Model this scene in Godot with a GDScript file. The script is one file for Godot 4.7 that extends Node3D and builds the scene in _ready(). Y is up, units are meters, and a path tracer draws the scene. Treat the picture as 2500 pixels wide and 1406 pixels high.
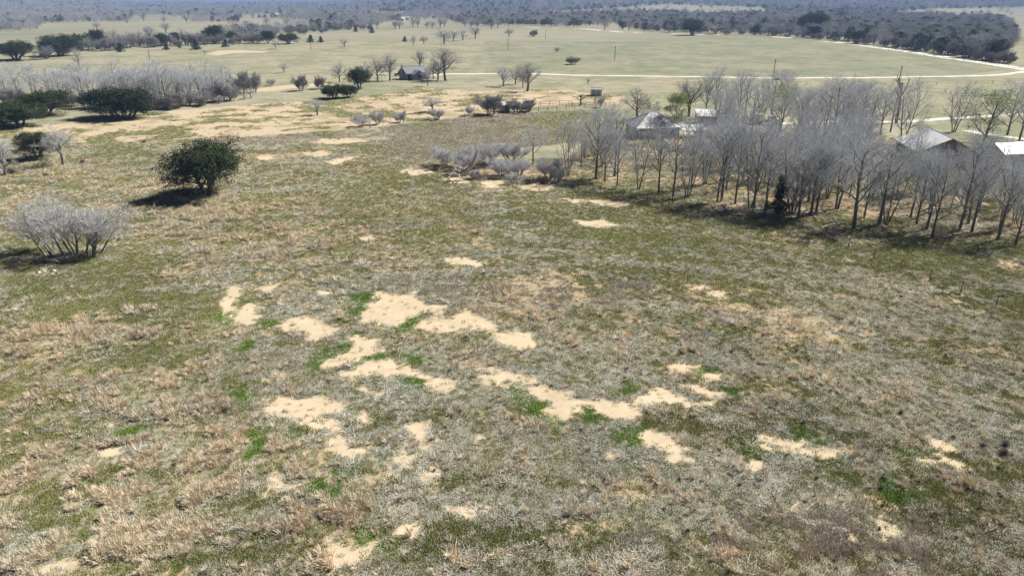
extends Node3D
# A winter pasture seen from a drone: sand blowouts, bunch grass, a bare grove with farm buildings, fields and woods to the horizon.

const CAM_HEIGHT := 32.0
const CAM_PITCH := -22.387
const CAM_FOV := 45.0

class Geo:
	var v := PackedVector3Array()
	var n := PackedVector3Array()
	var c := PackedColorArray()
	var ix := PackedInt32Array()
	func tube(pts: PackedVector3Array, rads: PackedFloat32Array, sides: int, col: Color) -> void:
		var m := pts.size()
		var start := v.size()
		var side := Vector3.ZERO
		for i in m:
			var d: Vector3 = (pts[mini(i + 1, m - 1)] - pts[maxi(i - 1, 0)]).normalized()
			if i == 0:
				side = d.cross(Vector3.RIGHT if absf(d.x) < 0.8 else Vector3.FORWARD).normalized()
			side = (side - d * side.dot(d)).normalized()
			var other := d.cross(side)
			for k in sides:
				var a := TAU * k / sides
				var o := side * cos(a) + other * sin(a)
				v.append(pts[i] + o * rads[i])
				n.append(o)
				c.append(col)
		for i in m - 1:
			for k in sides:
				var a := start + i * sides + k
				var b := start + i * sides + (k + 1) % sides
				ix.append_array(PackedInt32Array([a, a + sides, b + sides, a, b + sides, b]))
	func tri(a: Vector3, b: Vector3, d: Vector3, col: Color) -> void:
		var s := v.size()
		var nn := (d - a).cross(b - a).normalized()
		v.append(a); v.append(b); v.append(d)
		n.append(nn); n.append(nn); n.append(nn)
		c.append(col); c.append(col); c.append(col)
		ix.append(s); ix.append(s + 1); ix.append(s + 2)
	func quad(a: Vector3, b: Vector3, d: Vector3, e: Vector3, col := Color.WHITE) -> void:
		# corners counter-clockwise seen from the front
		var s := v.size()
		var nn := (b - a).cross(e - a).normalized()
		for p in [a, b, d, e]:
			v.append(p)
			n.append(nn)
			c.append(col)
		ix.append_array(PackedInt32Array([s, s + 2, s + 1, s, s + 3, s + 2]))
	func face(pts: Array, col := Color.WHITE) -> void:
		var s := v.size()
		var nn: Vector3 = (pts[1] - pts[0]).cross(pts[2] - pts[0]).normalized()
		for p in pts:
			v.append(p)
			n.append(nn)
			c.append(col)
		for k in range(1, pts.size() - 1):
			ix.append_array(PackedInt32Array([s, s + k + 1, s + k]))
	func box(lo: Vector3, hi: Vector3, col := Color.WHITE) -> void:
		var a := lo
		var b := hi
		quad(Vector3(a.x, a.y, b.z), Vector3(b.x, a.y, b.z), Vector3(b.x, b.y, b.z), Vector3(a.x, b.y, b.z), col)
		quad(Vector3(b.x, a.y, a.z), Vector3(a.x, a.y, a.z), Vector3(a.x, b.y, a.z), Vector3(b.x, b.y, a.z), col)
		quad(Vector3(b.x, a.y, b.z), Vector3(b.x, a.y, a.z), Vector3(b.x, b.y, a.z), Vector3(b.x, b.y, b.z), col)
		quad(Vector3(a.x, a.y, a.z), Vector3(a.x, a.y, b.z), Vector3(a.x, b.y, b.z), Vector3(a.x, b.y, a.z), col)
		quad(Vector3(a.x, b.y, b.z), Vector3(b.x, b.y, b.z), Vector3(b.x, b.y, a.z), Vector3(a.x, b.y, a.z), col)
		quad(Vector3(a.x, a.y, a.z), Vector3(b.x, a.y, a.z), Vector3(b.x, a.y, b.z), Vector3(a.x, a.y, b.z), col)
	func slab(top: Array, thick: float, col := Color.WHITE) -> void:
		# a sheet with thickness: top corners counter-clockwise seen from above
		var nn: Vector3 = (top[1] - top[0]).cross(top[2] - top[0]).normalized() * thick
		face(top, col)
		var m := top.size()
		var low := []
		for k in m:
			low.append(top[m - 1 - k] - nn)
		face(low, col)
		for k in m:
			var a: Vector3 = top[k]
			var b: Vector3 = top[(k + 1) % m]
			quad(a - nn, b - nn, b, a, col)
	func mesh() -> ArrayMesh:
		var arr := []
		arr.resize(Mesh.ARRAY_MAX)
		arr[Mesh.ARRAY_VERTEX] = v
		arr[Mesh.ARRAY_NORMAL] = n
		arr[Mesh.ARRAY_COLOR] = c
		arr[Mesh.ARRAY_INDEX] = ix
		var m := ArrayMesh.new()
		m.add_surface_from_arrays(Mesh.PRIMITIVE_TRIANGLES, arr)
		return m

var rng := RandomNumberGenerator.new()
var mats := {}
var taken := {}
var lut := PackedByteArray()

func ss(a: float, b: float, x: float) -> float:
	var t := clampf((x - a) / (b - a), 0.0, 1.0)
	return t * t * (3.0 - 2.0 * t)

func hill(u: float) -> float:
	if u < -0.4:
		return 20.0 + 34.0 * ss(-0.5, -0.62, u)
	return 20.0 + 28.0 * ss(-0.27, -0.12, u)

func ground_height(x: float, z: float) -> float:
	var d := -z
	var h := 0.22 * sin(x * .045 + 1.3) * sin(z * .05 + .4) + 0.1 * sin(x * .13 + z * .09) + 0.04 * sin(x * .41 - z * .33)
	if d > 900.0:
		h += ss(1000.0, 4500.0, d) * hill(x / d)
	return h

func on_ground(x: float, z: float, sink := 0.0) -> Vector3:
	return Vector3(x, ground_height(x, z) - sink, z)

func numbered(called: String) -> String:
	var k: int = taken.get(called, 0)
	taken[called] = k + 1
	return called if k == 0 else "%s_%03d" % [called, k]

func tag(o: Node, label: String, category := "", group := "", kind := "") -> void:
	if label: o.set_meta("label", label)
	if category: o.set_meta("category", category)
	if group: o.set_meta("group", group)
	if kind: o.set_meta("kind", kind)

func thing(called: String, label: String, category: String, at: Vector3, turn := 0.0, group := "") -> Node3D:
	var o := Node3D.new()
	o.name = numbered(called)
	add_child(o)
	o.position = at
	o.rotation.y = turn
	tag(o, label, category, group)
	return o

func part(called: String, g: Geo, m: Material, parent: Node) -> MeshInstance3D:
	return part_mesh(called, g.mesh(), m, parent)

func part_mesh(called: String, mesh: Mesh, m: Material, parent: Node) -> MeshInstance3D:
	var o := MeshInstance3D.new()
	o.name = called
	o.mesh = mesh
	o.material_override = m
	parent.add_child(o, true)
	return o

func top_mesh(called: String, g: Geo, m: Material, label: String, category := "", kind := "", group := "") -> MeshInstance3D:
	var o := part_mesh(numbered(called), g.mesh(), m, self)
	tag(o, label, category, group, kind)
	return o

func paint(called: String, lin: Color, rough := 0.9, metal := 0.0) -> StandardMaterial3D:
	var m := StandardMaterial3D.new()
	m.resource_name = called
	m.albedo_color = lin.linear_to_srgb()
	m.roughness = rough
	m.metallic = metal
	m.metallic_specular = 0.3
	mats[called] = m
	return m

func tinted(called: String, rough := 0.95, back := 0.0) -> StandardMaterial3D:
	var m := paint(called, Color.WHITE, rough)
	m.vertex_color_use_as_albedo = true
	m.metallic_specular = 0.2
	m.cull_mode = BaseMaterial3D.CULL_DISABLED
	if back > 0.0:
		m.backlight_enabled = true
		m.backlight = Color(back, back, back)
	return m

func noise_texture(seed_value: int, freq: float, lo: Color, hi: Color, size := 256) -> NoiseTexture2D:
	var f := FastNoiseLite.new()
	f.seed = seed_value
	f.frequency = freq
	f.fractal_octaves = 4
	var t := NoiseTexture2D.new()
	t.width = size
	t.height = size
	t.seamless = true
	t.noise = f
	var g := Gradient.new()
	g.set_color(0, lo.linear_to_srgb())
	g.set_color(1, hi.linear_to_srgb())
	t.color_ramp = g
	return t

func weathered(called: String, lo: Color, hi: Color, scale: float, rough := 0.8, metal := 0.0) -> StandardMaterial3D:
	var m := paint(called, Color.WHITE, rough, metal)
	m.albedo_texture = noise_texture(called.length() * 7 + 3, 0.02, lo, hi)
	m.uv1_triplanar = true
	m.uv1_scale = Vector3.ONE * scale
	return m

# ------------------------------------------------------------------ stage

func stage() -> void:
	var cam := Camera3D.new()
	cam.name = "camera"
	add_child(cam)
	cam.position = Vector3(0, CAM_HEIGHT, 0)
	cam.rotation_degrees = Vector3(CAM_PITCH, 0, 0)
	cam.fov = CAM_FOV
	cam.near = 0.5
	cam.far = 20000.0
	cam.current = true
	var sky := ProceduralSkyMaterial.new()
	sky.sky_energy_multiplier = 0.42
	sky.sky_top_color = Color(0.27, 0.38, 0.55)
	sky.sky_horizon_color = Color(0.84, 0.91, 0.98)
	sky.sky_curve = 0.06
	sky.ground_bottom_color = Color(0.35, 0.34, 0.28)
	sky.ground_horizon_color = Color(0.55, 0.6, 0.62)
	sky.sun_angle_max = 12.0
	sky.sun_curve = 0.08
	var env := Environment.new()
	env.background_mode = Environment.BG_SKY
	env.sky = Sky.new()
	env.sky.sky_material = sky
	env.tonemap_mode = Environment.TONE_MAPPER_LINEAR
	env.tonemap_exposure = 1.74
	env.fog_enabled = true
	env.fog_density = 0.00019
	env.fog_light_color = Color(0.64, 0.77, 1.0)
	env.sdfgi_enabled = true
	env.ssao_enabled = true
	env.ssil_enabled = true
	var we := WorldEnvironment.new()
	we.name = "world_environment"
	we.environment = env
	add_child(we)
	var sun := DirectionalLight3D.new()
	sun.name = "sun"
	sun.light_energy = 1.6
	sun.light_color = Color(1.0, 0.985, 0.95)
	sun.light_angular_distance = 0.5
	sun.shadow_enabled = true
	add_child(sun)
	sun.look_at_from_position(Vector3.ZERO, Vector3(-10.5, -12.2, 5.6))

# ------------------------------------------------------------------ ground

var sand_polys: Array[PackedVector2Array] = []
var vivid_polys: Array[PackedVector2Array] = []
const KINDS := ["grey", "straw", "green", "mauve", "dirt"]
const ZW := 480
const ZH := 260
const ZX := -240.0
const ZZ := -280.0
var zones: Array[PackedFloat32Array] = []

func polys(flat: Array) -> Array[PackedVector2Array]:
	var out: Array[PackedVector2Array] = []
	for p in flat:
		var a := PackedVector2Array()
		for k in range(0, p.size(), 2):
			a.append(Vector2(p[k], p[k + 1]))
		out.append(a)
	return out

func make_zones() -> void:
	for k in 5:
		var a := PackedFloat32Array()
		a.resize(ZW * ZH)
		a.fill([0.42, 0.12, 0.34, 0.16, 0.1][k])
		zones.append(a)
	for e in ZONES:
		var a := zones[e[0]]
		var x0 := clampi(int(e[1] - e[3] * 2.2 - ZX), 0, ZW - 1)
		var x1 := clampi(int(e[1] + e[3] * 2.2 - ZX), 0, ZW - 1)
		var z0 := clampi(int(e[2] - e[4] * 2.2 - ZZ), 0, ZH - 1)
		var z1 := clampi(int(e[2] + e[4] * 2.2 - ZZ), 0, ZH - 1)
		for j in range(z0, z1 + 1):
			for i in range(x0, x1 + 1):
				var dx: float = (i + ZX - e[1]) / e[3]
				var dz: float = (j + ZZ - e[2]) / e[4]
				a[j * ZW + i] += e[5] * exp(-1.1 * (dx * dx + dz * dz))
		zones[e[0]] = a

func noise_bytes(seed_value: int, freq: float, oct: int, w: int, h: int) -> PackedByteArray:
	var f := FastNoiseLite.new()
	f.noise_type = FastNoiseLite.TYPE_SIMPLEX_SMOOTH
	f.seed = seed_value
	f.frequency = freq
	f.fractal_octaves = oct
	f.fractal_gain = 0.55
	return f.get_image(w, h, false, false, true).get_data()

func poly_distance(p: Vector2, poly: PackedVector2Array) -> float:
	var best := 1e9
	var m := poly.size()
	for k in m:
		var q := Geometry2D.get_closest_point_to_segment(p, poly[k], poly[(k + 1) % m])
		best = minf(best, p.distance_squared_to(q))
	best = sqrt(best)
	return -best if Geometry2D.is_point_in_polygon(p, poly) else best

func stamp(list: Array[PackedVector2Array], x0: float, z0: float, step: float, w: int, h: int, jag: PackedByteArray, rough: float, soft: float) -> PackedByteArray:
	# how much of each cell a set of patches covers, with ragged edges
	var out := PackedByteArray()
	out.resize(w * h)
	for poly in list:
		var lo := poly[0]
		var hi := poly[0]
		for p in poly:
			lo = lo.min(p)
			hi = hi.max(p)
		var m := rough * 0.6 + soft
		var i0 := clampi(int((lo.x - m - x0) / step), 0, w)
		var i1 := clampi(int((hi.x + m - x0) / step) + 1, 0, w)
		var j0 := clampi(int((lo.y - m - z0) / step), 0, h)
		var j1 := clampi(int((hi.y + m - z0) / step) + 1, 0, h)
		for j in range(j0, j1):
			for i in range(i0, i1):
				var k := j * w + i
				var d := poly_distance(Vector2(x0 + i * step, z0 + j * step), poly) + (jag[k] / 255.0 - 0.5) * rough - rough * 0.1
				var a := clampf(0.5 - d / soft, 0.0, 1.0)
				if a > 0.0:
					out[k] = maxi(out[k], int(a * 255.0))
	return out

# near tile: 12-15 cm cells; mid tile: coarse cells
const AX := -118.0
const AZ := -154.0
const AW := 1652
const AH := 924
const AS := 0.142857
const BX := -430.0
const BZ := -640.0
const BW := 1290
const BH := 990
const BS := 0.6666667
var cover := PackedByteArray()   # dominant cover of the near tile: 0 grey 1 straw 2 green 3 mauve 4 dirt 5 sand 6 vivid
var mid_cover := PackedByteArray()
var mid_rgb := PackedByteArray()
var near_thick := PackedByteArray()

const LOOK := [Vector3(0.29, 0.27, 0.205), Vector3(0.38, 0.318, 0.23), Vector3(0.205, 0.205, 0.085), Vector3(0.28, 0.243, 0.2), Vector3(0.385, 0.28, 0.18)]
const SAND := Vector3(0.51, 0.415, 0.292)
const VIVID := Vector3(0.12, 0.20, 0.045)

func encode(out: PackedByteArray, at: int, c: Vector3) -> void:
	out[at] = lut[clampi(int(c.x * 1023.0), 0, 1023)]
	out[at + 1] = lut[clampi(int(c.y * 1023.0), 0, 1023)]
	out[at + 2] = lut[clampi(int(c.z * 1023.0), 0, 1023)]

func near_texture() -> ImageTexture:
	var w := AW
	var h := AH
	var count := w * h
	var big := noise_bytes(11, 0.012, 4, w, h)
	var mid := noise_bytes(12, 0.05, 3, w, h)
	var fine := noise_bytes(13, 0.22, 3, w, h)
	var jag := PackedByteArray()
	jag.resize(count)
	for k in count:
		jag[k] = (int(mid[k]) * 9 + int(fine[k]) * 7) >> 4
	var sand := stamp(sand_polys, AX, AZ, AS, w, h, jag, 3.6, 0.9)
	var vivid := stamp(vivid_polys, AX, AZ, AS, w, h, jag, 4.4, 1.5)
	# wind-combed streaks: stretched noise whose grain turns from the left to the right of the pasture
	var comb := FastNoiseLite.new()
	comb.seed = 41
	comb.frequency = 0.19
	comb.fractal_octaves = 3
	var hw := w / 2
	var hh := h / 2
	var streak := PackedFloat32Array()
	streak.resize(hw * hh)
	for j in hh:
		for i in hw:
			var x := AX + i * AS * 2.0
			var z := AZ + j * AS * 2.0
			var turn := -0.25 + 0.75 * ss(-25.0, 30.0, x)
			var ca := cos(turn)
			var sa := sin(turn)
			streak[j * hw + i] = comb.get_noise_2d((x * ca + z * sa) * 0.28, z * ca - x * sa)
	var rgb := PackedByteArray()
	rgb.resize(count * 3)
	cover.resize(count)
	near_thick.resize(count)
	var zg := zones[0]
	var zs := zones[1]
	var zn := zones[2]
	var zm := zones[3]
	var zd := zones[4]
	for j in h:
		var wz := AZ + j * AS
		for i in w:
			var k := j * w + i
			var b := big[k] / 255.0 - 0.5
			var m := mid[k] / 255.0 - 0.5
			var f := fine[k] / 255.0 - 0.5
			var k2 := (k + 417113) % count
			var st := streak[mini(j / 2, hh - 1) * hw + mini(i / 2, hw - 1)]
			var b2 := big[k2] / 255.0 - 0.5
			var m2 := mid[k2] / 255.0 - 0.5
			var f2 := fine[k2] / 255.0 - 0.5
			var xi := clampi(int(AX + i * AS - ZX + m2 * 7.0 + f * 1.5), 0, ZW - 1)
			var zi := clampi(int(wz - ZZ + m * 5.0 + f2 * 1.5), 0, ZH - 1)
			var q := zi * ZW + xi
			var g := maxf(zg[q] * 0.8 + b * 0.6 + st * 0.75 + m * 0.9 + f * 1.2, 0.02)
			var s := maxf(zs[q] * 0.85 - b * 0.5 + st * 0.5 + m2 * 1.2 + f2 * 0.9, 0.02)
			var n := maxf(zn[q] * 0.9 + 0.1 + b2 * 0.8 - st * 0.7 - m * 1.0 - f * 1.1, 0.02)
			var v := maxf(zm[q] * 0.8 - b2 * 0.5 + m2 * 0.8 + f * 0.9, 0.02)
			var d := maxf(zd[q] * 0.9 + 0.25 - b * 0.6 - st * 0.5 - m2 * 1.1 - f2 * 1.0, 0.02)
			var best := 0
			var most := g
			if s > most:
				best = 1
				most = s
			if n > most:
				best = 2
				most = n
			if v > most:
				best = 3
				most = v
			if d > most:
				best = 4
				most = d
			g *= g * g
			s *= s * s
			n *= n * n
			v *= v * v
			d *= d * d
			var c: Vector3 = (LOOK[0] * g + LOOK[1] * s + LOOK[2] * n + LOOK[3] * v + LOOK[4] * d) / (g + s + n + v + d)
			c *= 1.0 + f * 0.35 + m * 0.15
			var wv := vivid[k] / 255.0
			if wv > 0.0:
				c = c.lerp(VIVID, wv * 0.9)
				if wv > 0.45:
					best = 6
			var ws := sand[k] / 255.0
			if best == 4 and d > 0.25 and f2 > 0.08:
				ws = maxf(ws, 0.5)
			if ws > 0.0:
				c = c.lerp(SAND * (1.0 + f * 0.2 + m2 * 0.26 + b2 * 0.15), ws)
				if ws > 0.6:
					best = 5
			cover[k] = best
			near_thick[k] = int(clampf(most * 120.0, 0.0, 255.0))
			var at := k * 3
			rgb[at] = lut[clampi(int(c.x * 1023.0), 0, 1023)]
			rgb[at + 1] = lut[clampi(int(c.y * 1023.0), 0, 1023)]
			rgb[at + 2] = lut[clampi(int(c.z * 1023.0), 0, 1023)]
	return ImageTexture.create_from_image(Image.create_from_data(w, h, false, Image.FORMAT_RGB8, rgb))

func fill(list: Array[PackedVector2Array], x0: float, z0: float, step: float, w: int, h: int, warp: PackedByteArray, amount: float) -> PackedByteArray:
	# number of the last polygon (1, 2 ...) that each cell lies in, edges warped
	var out := PackedByteArray()
	out.resize(w * h)
	for n in list.size():
		var poly := list[n]
		var lo := poly[0]
		var hi := poly[0]
		for p in poly:
			lo = lo.min(p)
			hi = hi.max(p)
		var i0 := clampi(int((lo.x - amount - x0) / step), 0, w)
		var i1 := clampi(int((hi.x + amount - x0) / step) + 1, 0, w)
		var j0 := clampi(int((lo.y - amount - z0) / step), 0, h)
		var j1 := clampi(int((hi.y + amount - z0) / step) + 1, 0, h)
		for j in range(j0, j1):
			for i in range(i0, i1):
				var k := j * w + i
				var o := (warp[k] / 255.0 - 0.5) * amount
				if Geometry2D.is_point_in_polygon(Vector2(x0 + i * step + o, z0 + j * step - o), poly):
					out[k] = n + 1
	return out

func mid_texture() -> ImageTexture:
	var w := BW
	var h := BH
	var count := w * h
	var big := noise_bytes(21, 0.014, 4, w, h)
	var mid := noise_bytes(22, 0.055, 3, w, h)
	var fine := noise_bytes(23, 0.3, 2, w, h)
	var jag := PackedByteArray()
	jag.resize(count)
	for k in count:
		jag[k] = (int(mid[k]) + int(fine[k])) >> 1
	var sand := stamp(sand_polys, BX, BZ, BS, w, h, jag, 7.0, 2.2)
	var area := fill(polys(AREAS), BX, BZ, BS, w, h, mid, 9.0)
	mid_rgb.resize(count * 3)
	mid_cover.resize(count)
	for j in h:
		var wz := BZ + j * BS
		for i in w:
			var k := j * w + i
			var wx := BX + i * BS
			var b := big[k] / 255.0 - 0.5
			var m := mid[k] / 255.0 - 0.5
			var f := fine[k] / 255.0 - 0.5
			var k2 := (k + 217113) % count
			var b2 := big[k2] / 255.0 - 0.5
			var m2 := mid[k2] / 255.0 - 0.5
			var a := area[k]
			var c: Vector3
			var kind := 7
			match a:
				1: # sandy paddock with green flats
					var g := b * 1.6 + m * 1.6 + f * 0.5 - 0.1 + 0.1 * ss(-35.0, -75.0, wx)
					var e := b2 * 1.2 + m2 * 1.9 + f * 0.5
					c = Vector3(0.46, 0.37, 0.262) * (1.0 + f * 0.12)
					kind = 5
					if e > 0.12:
						c = c.lerp(Vector3(0.3, 0.25, 0.15), clampf((e - 0.12) * 4.0, 0.0, 0.75))
					if g > 0.0:
						c = c.lerp(Vector3(0.215, 0.215, 0.095), clampf(g * 3.0, 0.0, 0.85))
						kind = 2
				2: # fenced weed pasture
					c = Vector3(0.26, 0.225, 0.175).lerp(Vector3(0.17, 0.18, 0.085), clampf(0.3 + b * 1.2 + m * 1.2, 0.0, 1.0)) * (1.0 + f * 0.5 + m2 * 0.3)
					kind = 3
				3, 4: # open pasture and the floor of the grove
					var q := clampi(int(wz - ZZ + m * 8.0), 0, ZH - 1) * ZW + clampi(int(wx - ZX + m2 * 8.0), 0, ZW - 1)
					var g := maxf(zones[0][q] + b * 0.6 + m * 0.8 + f * 0.5, 0.02)
					var s := maxf(zones[1][q] - b * 0.5 + m2 * 0.9, 0.02)
					var n := maxf(zones[2][q] + b2 * 0.8 - m * 0.8 - f * 0.4, 0.02)
					var v := maxf(zones[3][q] - b2 * 0.5 + m2 * 0.6 + f * 0.4, 0.02)
					var d := maxf(zones[4][q] + (0.32 if a == 4 else 0.0) - b * 0.6 - m2 * 0.9, 0.02)
					kind = 0
					var most := maxf(maxf(g, s), maxf(maxf(n, v), d))
					kind = 0 if most == g else 1 if most == s else 2 if most == n else 3 if most == v else 4
					g *= g * g
					s *= s * s
					n *= n * n
					v *= v * v
					d *= d * d
					c = (LOOK[0] * g + LOOK[1] * s + LOOK[2] * n + LOOK[3] * v + LOOK[4] * d) / (g + s + n + v + d)
					c *= 1.0 + f * 0.4 + m * 0.2
				5: # green winter field
					c = Vector3(0.203, 0.216, 0.142).lerp(Vector3(0.27, 0.255, 0.184), clampf(0.45 + b * 2.4 + m * 1.5, 0.0, 1.0)) * (1.0 + f * 0.4 + m2 * 0.36)
				6: # bright grass by the corral
					c = Vector3(0.215, 0.218, 0.12).lerp(Vector3(0.28, 0.25, 0.18), clampf(0.3 + m * 2.0 + b, 0.0, 1.0)) * (1.0 + f * 0.5)
					kind = 2
				_: # pale dry field
					c = Vector3(0.305, 0.279, 0.2).lerp(Vector3(0.226, 0.229, 0.15), clampf(0.4 + b * 2.6 + m * 1.6, 0.0, 1.0)) * (1.0 + f * 0.35 + m2 * 0.38)
			var ws := sand[k] / 255.0
			if ws > 0.0:
				c = c.lerp(SAND * 0.96, ws * 0.95)
				if ws > 0.5:
					kind = 5
			mid_cover[k] = kind
			encode(mid_rgb, k * 3, c)
	return ImageTexture.create_from_image(Image.create_from_data(w, h, false, Image.FORMAT_RGB8, mid_rgb))

func far_texture(x0: float, z0: float, step: float, w: int, h: int) -> ImageTexture:
	var big := noise_bytes(31, 0.03, 4, w, h)
	var fine := noise_bytes(32, 0.2, 2, w, h)
	var rgb := PackedByteArray()
	rgb.resize(w * h * 3)
	for k in w * h:
		var b := big[k] / 255.0 - 0.5
		var f := fine[k] / 255.0 - 0.5
		encode(rgb, k * 3, Vector3(0.285, 0.265, 0.195).lerp(Vector3(0.215, 0.218, 0.15), clampf(0.4 + b * 1.8, 0.0, 1.0)) * (1.0 + f * 0.25))
	return ImageTexture.create_from_image(Image.create_from_data(w, h, false, Image.FORMAT_RGB8, rgb))

func sheet(xs: PackedFloat32Array, zs: PackedFloat32Array, x0: float, z0: float, sx: float, sz: float, sink: Callable) -> Array:
	var v := PackedVector3Array()
	var n := PackedVector3Array()
	var uv := PackedVector2Array()
	var uv2 := PackedVector2Array()
	var ix := PackedInt32Array()
	for z in zs:
		for x in xs:
			var y := ground_height(x, z) - float(sink.call(x, z))
			v.append(Vector3(x, y, z))
			var e := 0.5
			n.append(Vector3(ground_height(x - e, z) - ground_height(x + e, z), 2.0 * e, ground_height(x, z - e) - ground_height(x, z + e)).normalized())
			uv.append(Vector2((x - x0) / sx, (z - z0) / sz))
			uv2.append(Vector2(x / 3.1, z / 3.1))
	var w := xs.size()
	for j in zs.size() - 1:
		for i in w - 1:
			var a := j * w + i
			ix.append_array(PackedInt32Array([a, a + 1, a + w + 1, a, a + w + 1, a + w]))
	var arr := []
	arr.resize(Mesh.ARRAY_MAX)
	arr[Mesh.ARRAY_VERTEX] = v
	arr[Mesh.ARRAY_NORMAL] = n
	arr[Mesh.ARRAY_TEX_UV] = uv
	arr[Mesh.ARRAY_TEX_UV2] = uv2
	arr[Mesh.ARRAY_INDEX] = ix
	return arr

func steps(a: float, b: float, count: int) -> PackedFloat32Array:
	var out := PackedFloat32Array()
	for k in count + 1:
		out.append(lerpf(a, b, float(k) / count))
	return out

func ground_material(called: String, t: Texture2D) -> StandardMaterial3D:
	var m := paint(called, Color.WHITE, 1.0)
	m.albedo_texture = t
	m.metallic_specular = 0.1
	m.texture_repeat = false
	return m

func build_ground() -> void:
	make_zones()
	var mesh := ArrayMesh.new()
	var flat := func(_x, _z): return 0.0
	var a1 := AX + AW * AS
	var z1 := AZ + AH * AS
	mesh.add_surface_from_arrays(Mesh.PRIMITIVE_TRIANGLES, sheet(steps(AX, a1, 236), steps(AZ, z1, 132), AX, AZ, AW * AS, AH * AS, flat))
	var b1 := BX + BW * BS
	var under_near := func(x, z): return 0.5 if x > AX + 2.0 and x < a1 - 2.0 and z > AZ + 2.0 and z < z1 - 2.0 else 0.0
	mesh.add_surface_from_arrays(Mesh.PRIMITIVE_TRIANGLES, sheet(steps(BX, b1, 172), steps(BZ, BZ + BH * BS, 132), BX, BZ, BW * BS, BH * BS, under_near))
	var zs := PackedFloat32Array([-9000, -7000, -6000])
	zs.append_array(steps(-5500, -1000, 60))
	zs.append_array(PackedFloat32Array([-900, -800, -700, -641, -636, -600, -500, -400, -300, -200, -100, -50, 14, 20, 60, 200, 600]))
	var xs := PackedFloat32Array([-7500, -6500])
	xs.append_array(steps(-5600, -600, 40))
	xs.append_array(PackedFloat32Array([-500, -431, -426, -300, -200, -100, 0, 100, 200, 300, 425, 430, 500]))
	xs.append_array(steps(600, 5600, 40))
	xs.append_array(PackedFloat32Array([6500, 7500]))
	var under_mid := func(x, z): return 1.2 if x > BX + 2.0 and x < b1 - 2.0 and z > BZ + 2.0 and z < BZ + BH * BS - 2.0 else 0.02
	mesh.add_surface_from_arrays(Mesh.PRIMITIVE_TRIANGLES, sheet(xs, zs, -7500, -9000, 15000, 9600, under_mid))
	mesh.surface_set_material(0, ground_material("near_pasture", near_texture()))
	mesh.surface_set_material(1, ground_material("mid_fields", mid_texture()))
	mesh.surface_set_material(2, ground_material("far_fields", far_texture(-7500, -9000, 15, 1000, 640)))
	var o := MeshInstance3D.new()
	o.name = "ground"
	o.mesh = mesh
	add_child(o)
	tag(o, "sandy winter pasture and pale fields running to the horizon", "", "", "structure")

func build_roads() -> void:
	var rm := weathered("road_gravel", Color(0.58, 0.55, 0.50), Color(0.70, 0.67, 0.62), 0.15, 1.0)
	for r in ROADS:
		var g := Geo.new()
		var pts: Array = r[3]
		var c := Curve3D.new()
		for k in range(0, pts.size(), 2):
			c.add_point(Vector3(pts[k], 0, pts[k + 1]))
		var run := c.get_baked_length()
		var count := int(run / 4.0)
		var prev_l := Vector3.ZERO
		var prev_r := Vector3.ZERO
		var half: float = r[2] * 0.5
		for k in count + 1:
			var p := c.sample_baked(run * k / count)
			var q := c.sample_baked(minf(run * k / count + 1.0, run))
			var q0 := c.sample_baked(maxf(run * k / count - 1.0, 0.0))
			var d := (q - q0).normalized()
			var s := Vector3(-d.z, 0, d.x)
			var wob := 1.0 + 0.14 * sin(k * 1.7) * sin(k * 0.37)
			var l := p - s * half * wob
			var rr := p + s * half * wob
			l.y = ground_height(l.x, l.z) + 0.03
			rr.y = ground_height(rr.x, rr.z) + 0.03
			if k > 0:
				g.quad(prev_l, prev_r, rr, l)
			prev_l = l
			prev_r = rr
		top_mesh(r[0], g, rm, r[1], "", "structure")

# ------------------------------------------------------------------ grass

func blade(g: Geo, root: Vector3, dir: Vector3, length: float, width: float, droop: float, col: Color) -> void:
	var side := dir.cross(Vector3.UP)
	if side.length() < 0.1:
		side = Vector3.RIGHT
	side = side.normalized().rotated(dir, rng.randf_range(-0.9, 0.9)) * width * 0.5
	var mid := root + dir * length * 0.55
	var tip := root + dir * length * 0.92 + Vector3(0, -droop * length, 0)
	g.tri(root - side, root + side, mid + side * 0.8, col)
	g.tri(root - side, mid + side * 0.8, mid - side * 0.8, col)
	g.tri(mid - side * 0.8, mid + side * 0.8, tip, col)

func tuft(count: int, spread: float, lean_lo: float, lean_hi: float, len_lo: float, len_hi: float, width: float, droop: float, comb := 0.0) -> ArrayMesh:
	var g := Geo.new()
	for k in count:
		var a := rng.randf() * TAU
		if comb > 0.0:
			a = lerp_angle(a, 0.6, comb)
		var lean := rng.randf_range(lean_lo, lean_hi)
		var dir := Vector3(cos(a) * sin(lean), cos(lean), sin(a) * sin(lean))
		var root := Vector3(rng.randf_range(-1, 1) * spread, -0.01, rng.randf_range(-1, 1) * spread)
		var t := rng.randf_range(0.8, 1.18)
		blade(g, root, dir, rng.randf_range(len_lo, len_hi), width * rng.randf_range(0.7, 1.3), droop, Color(t, t, t))
	return g.mesh()

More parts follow.
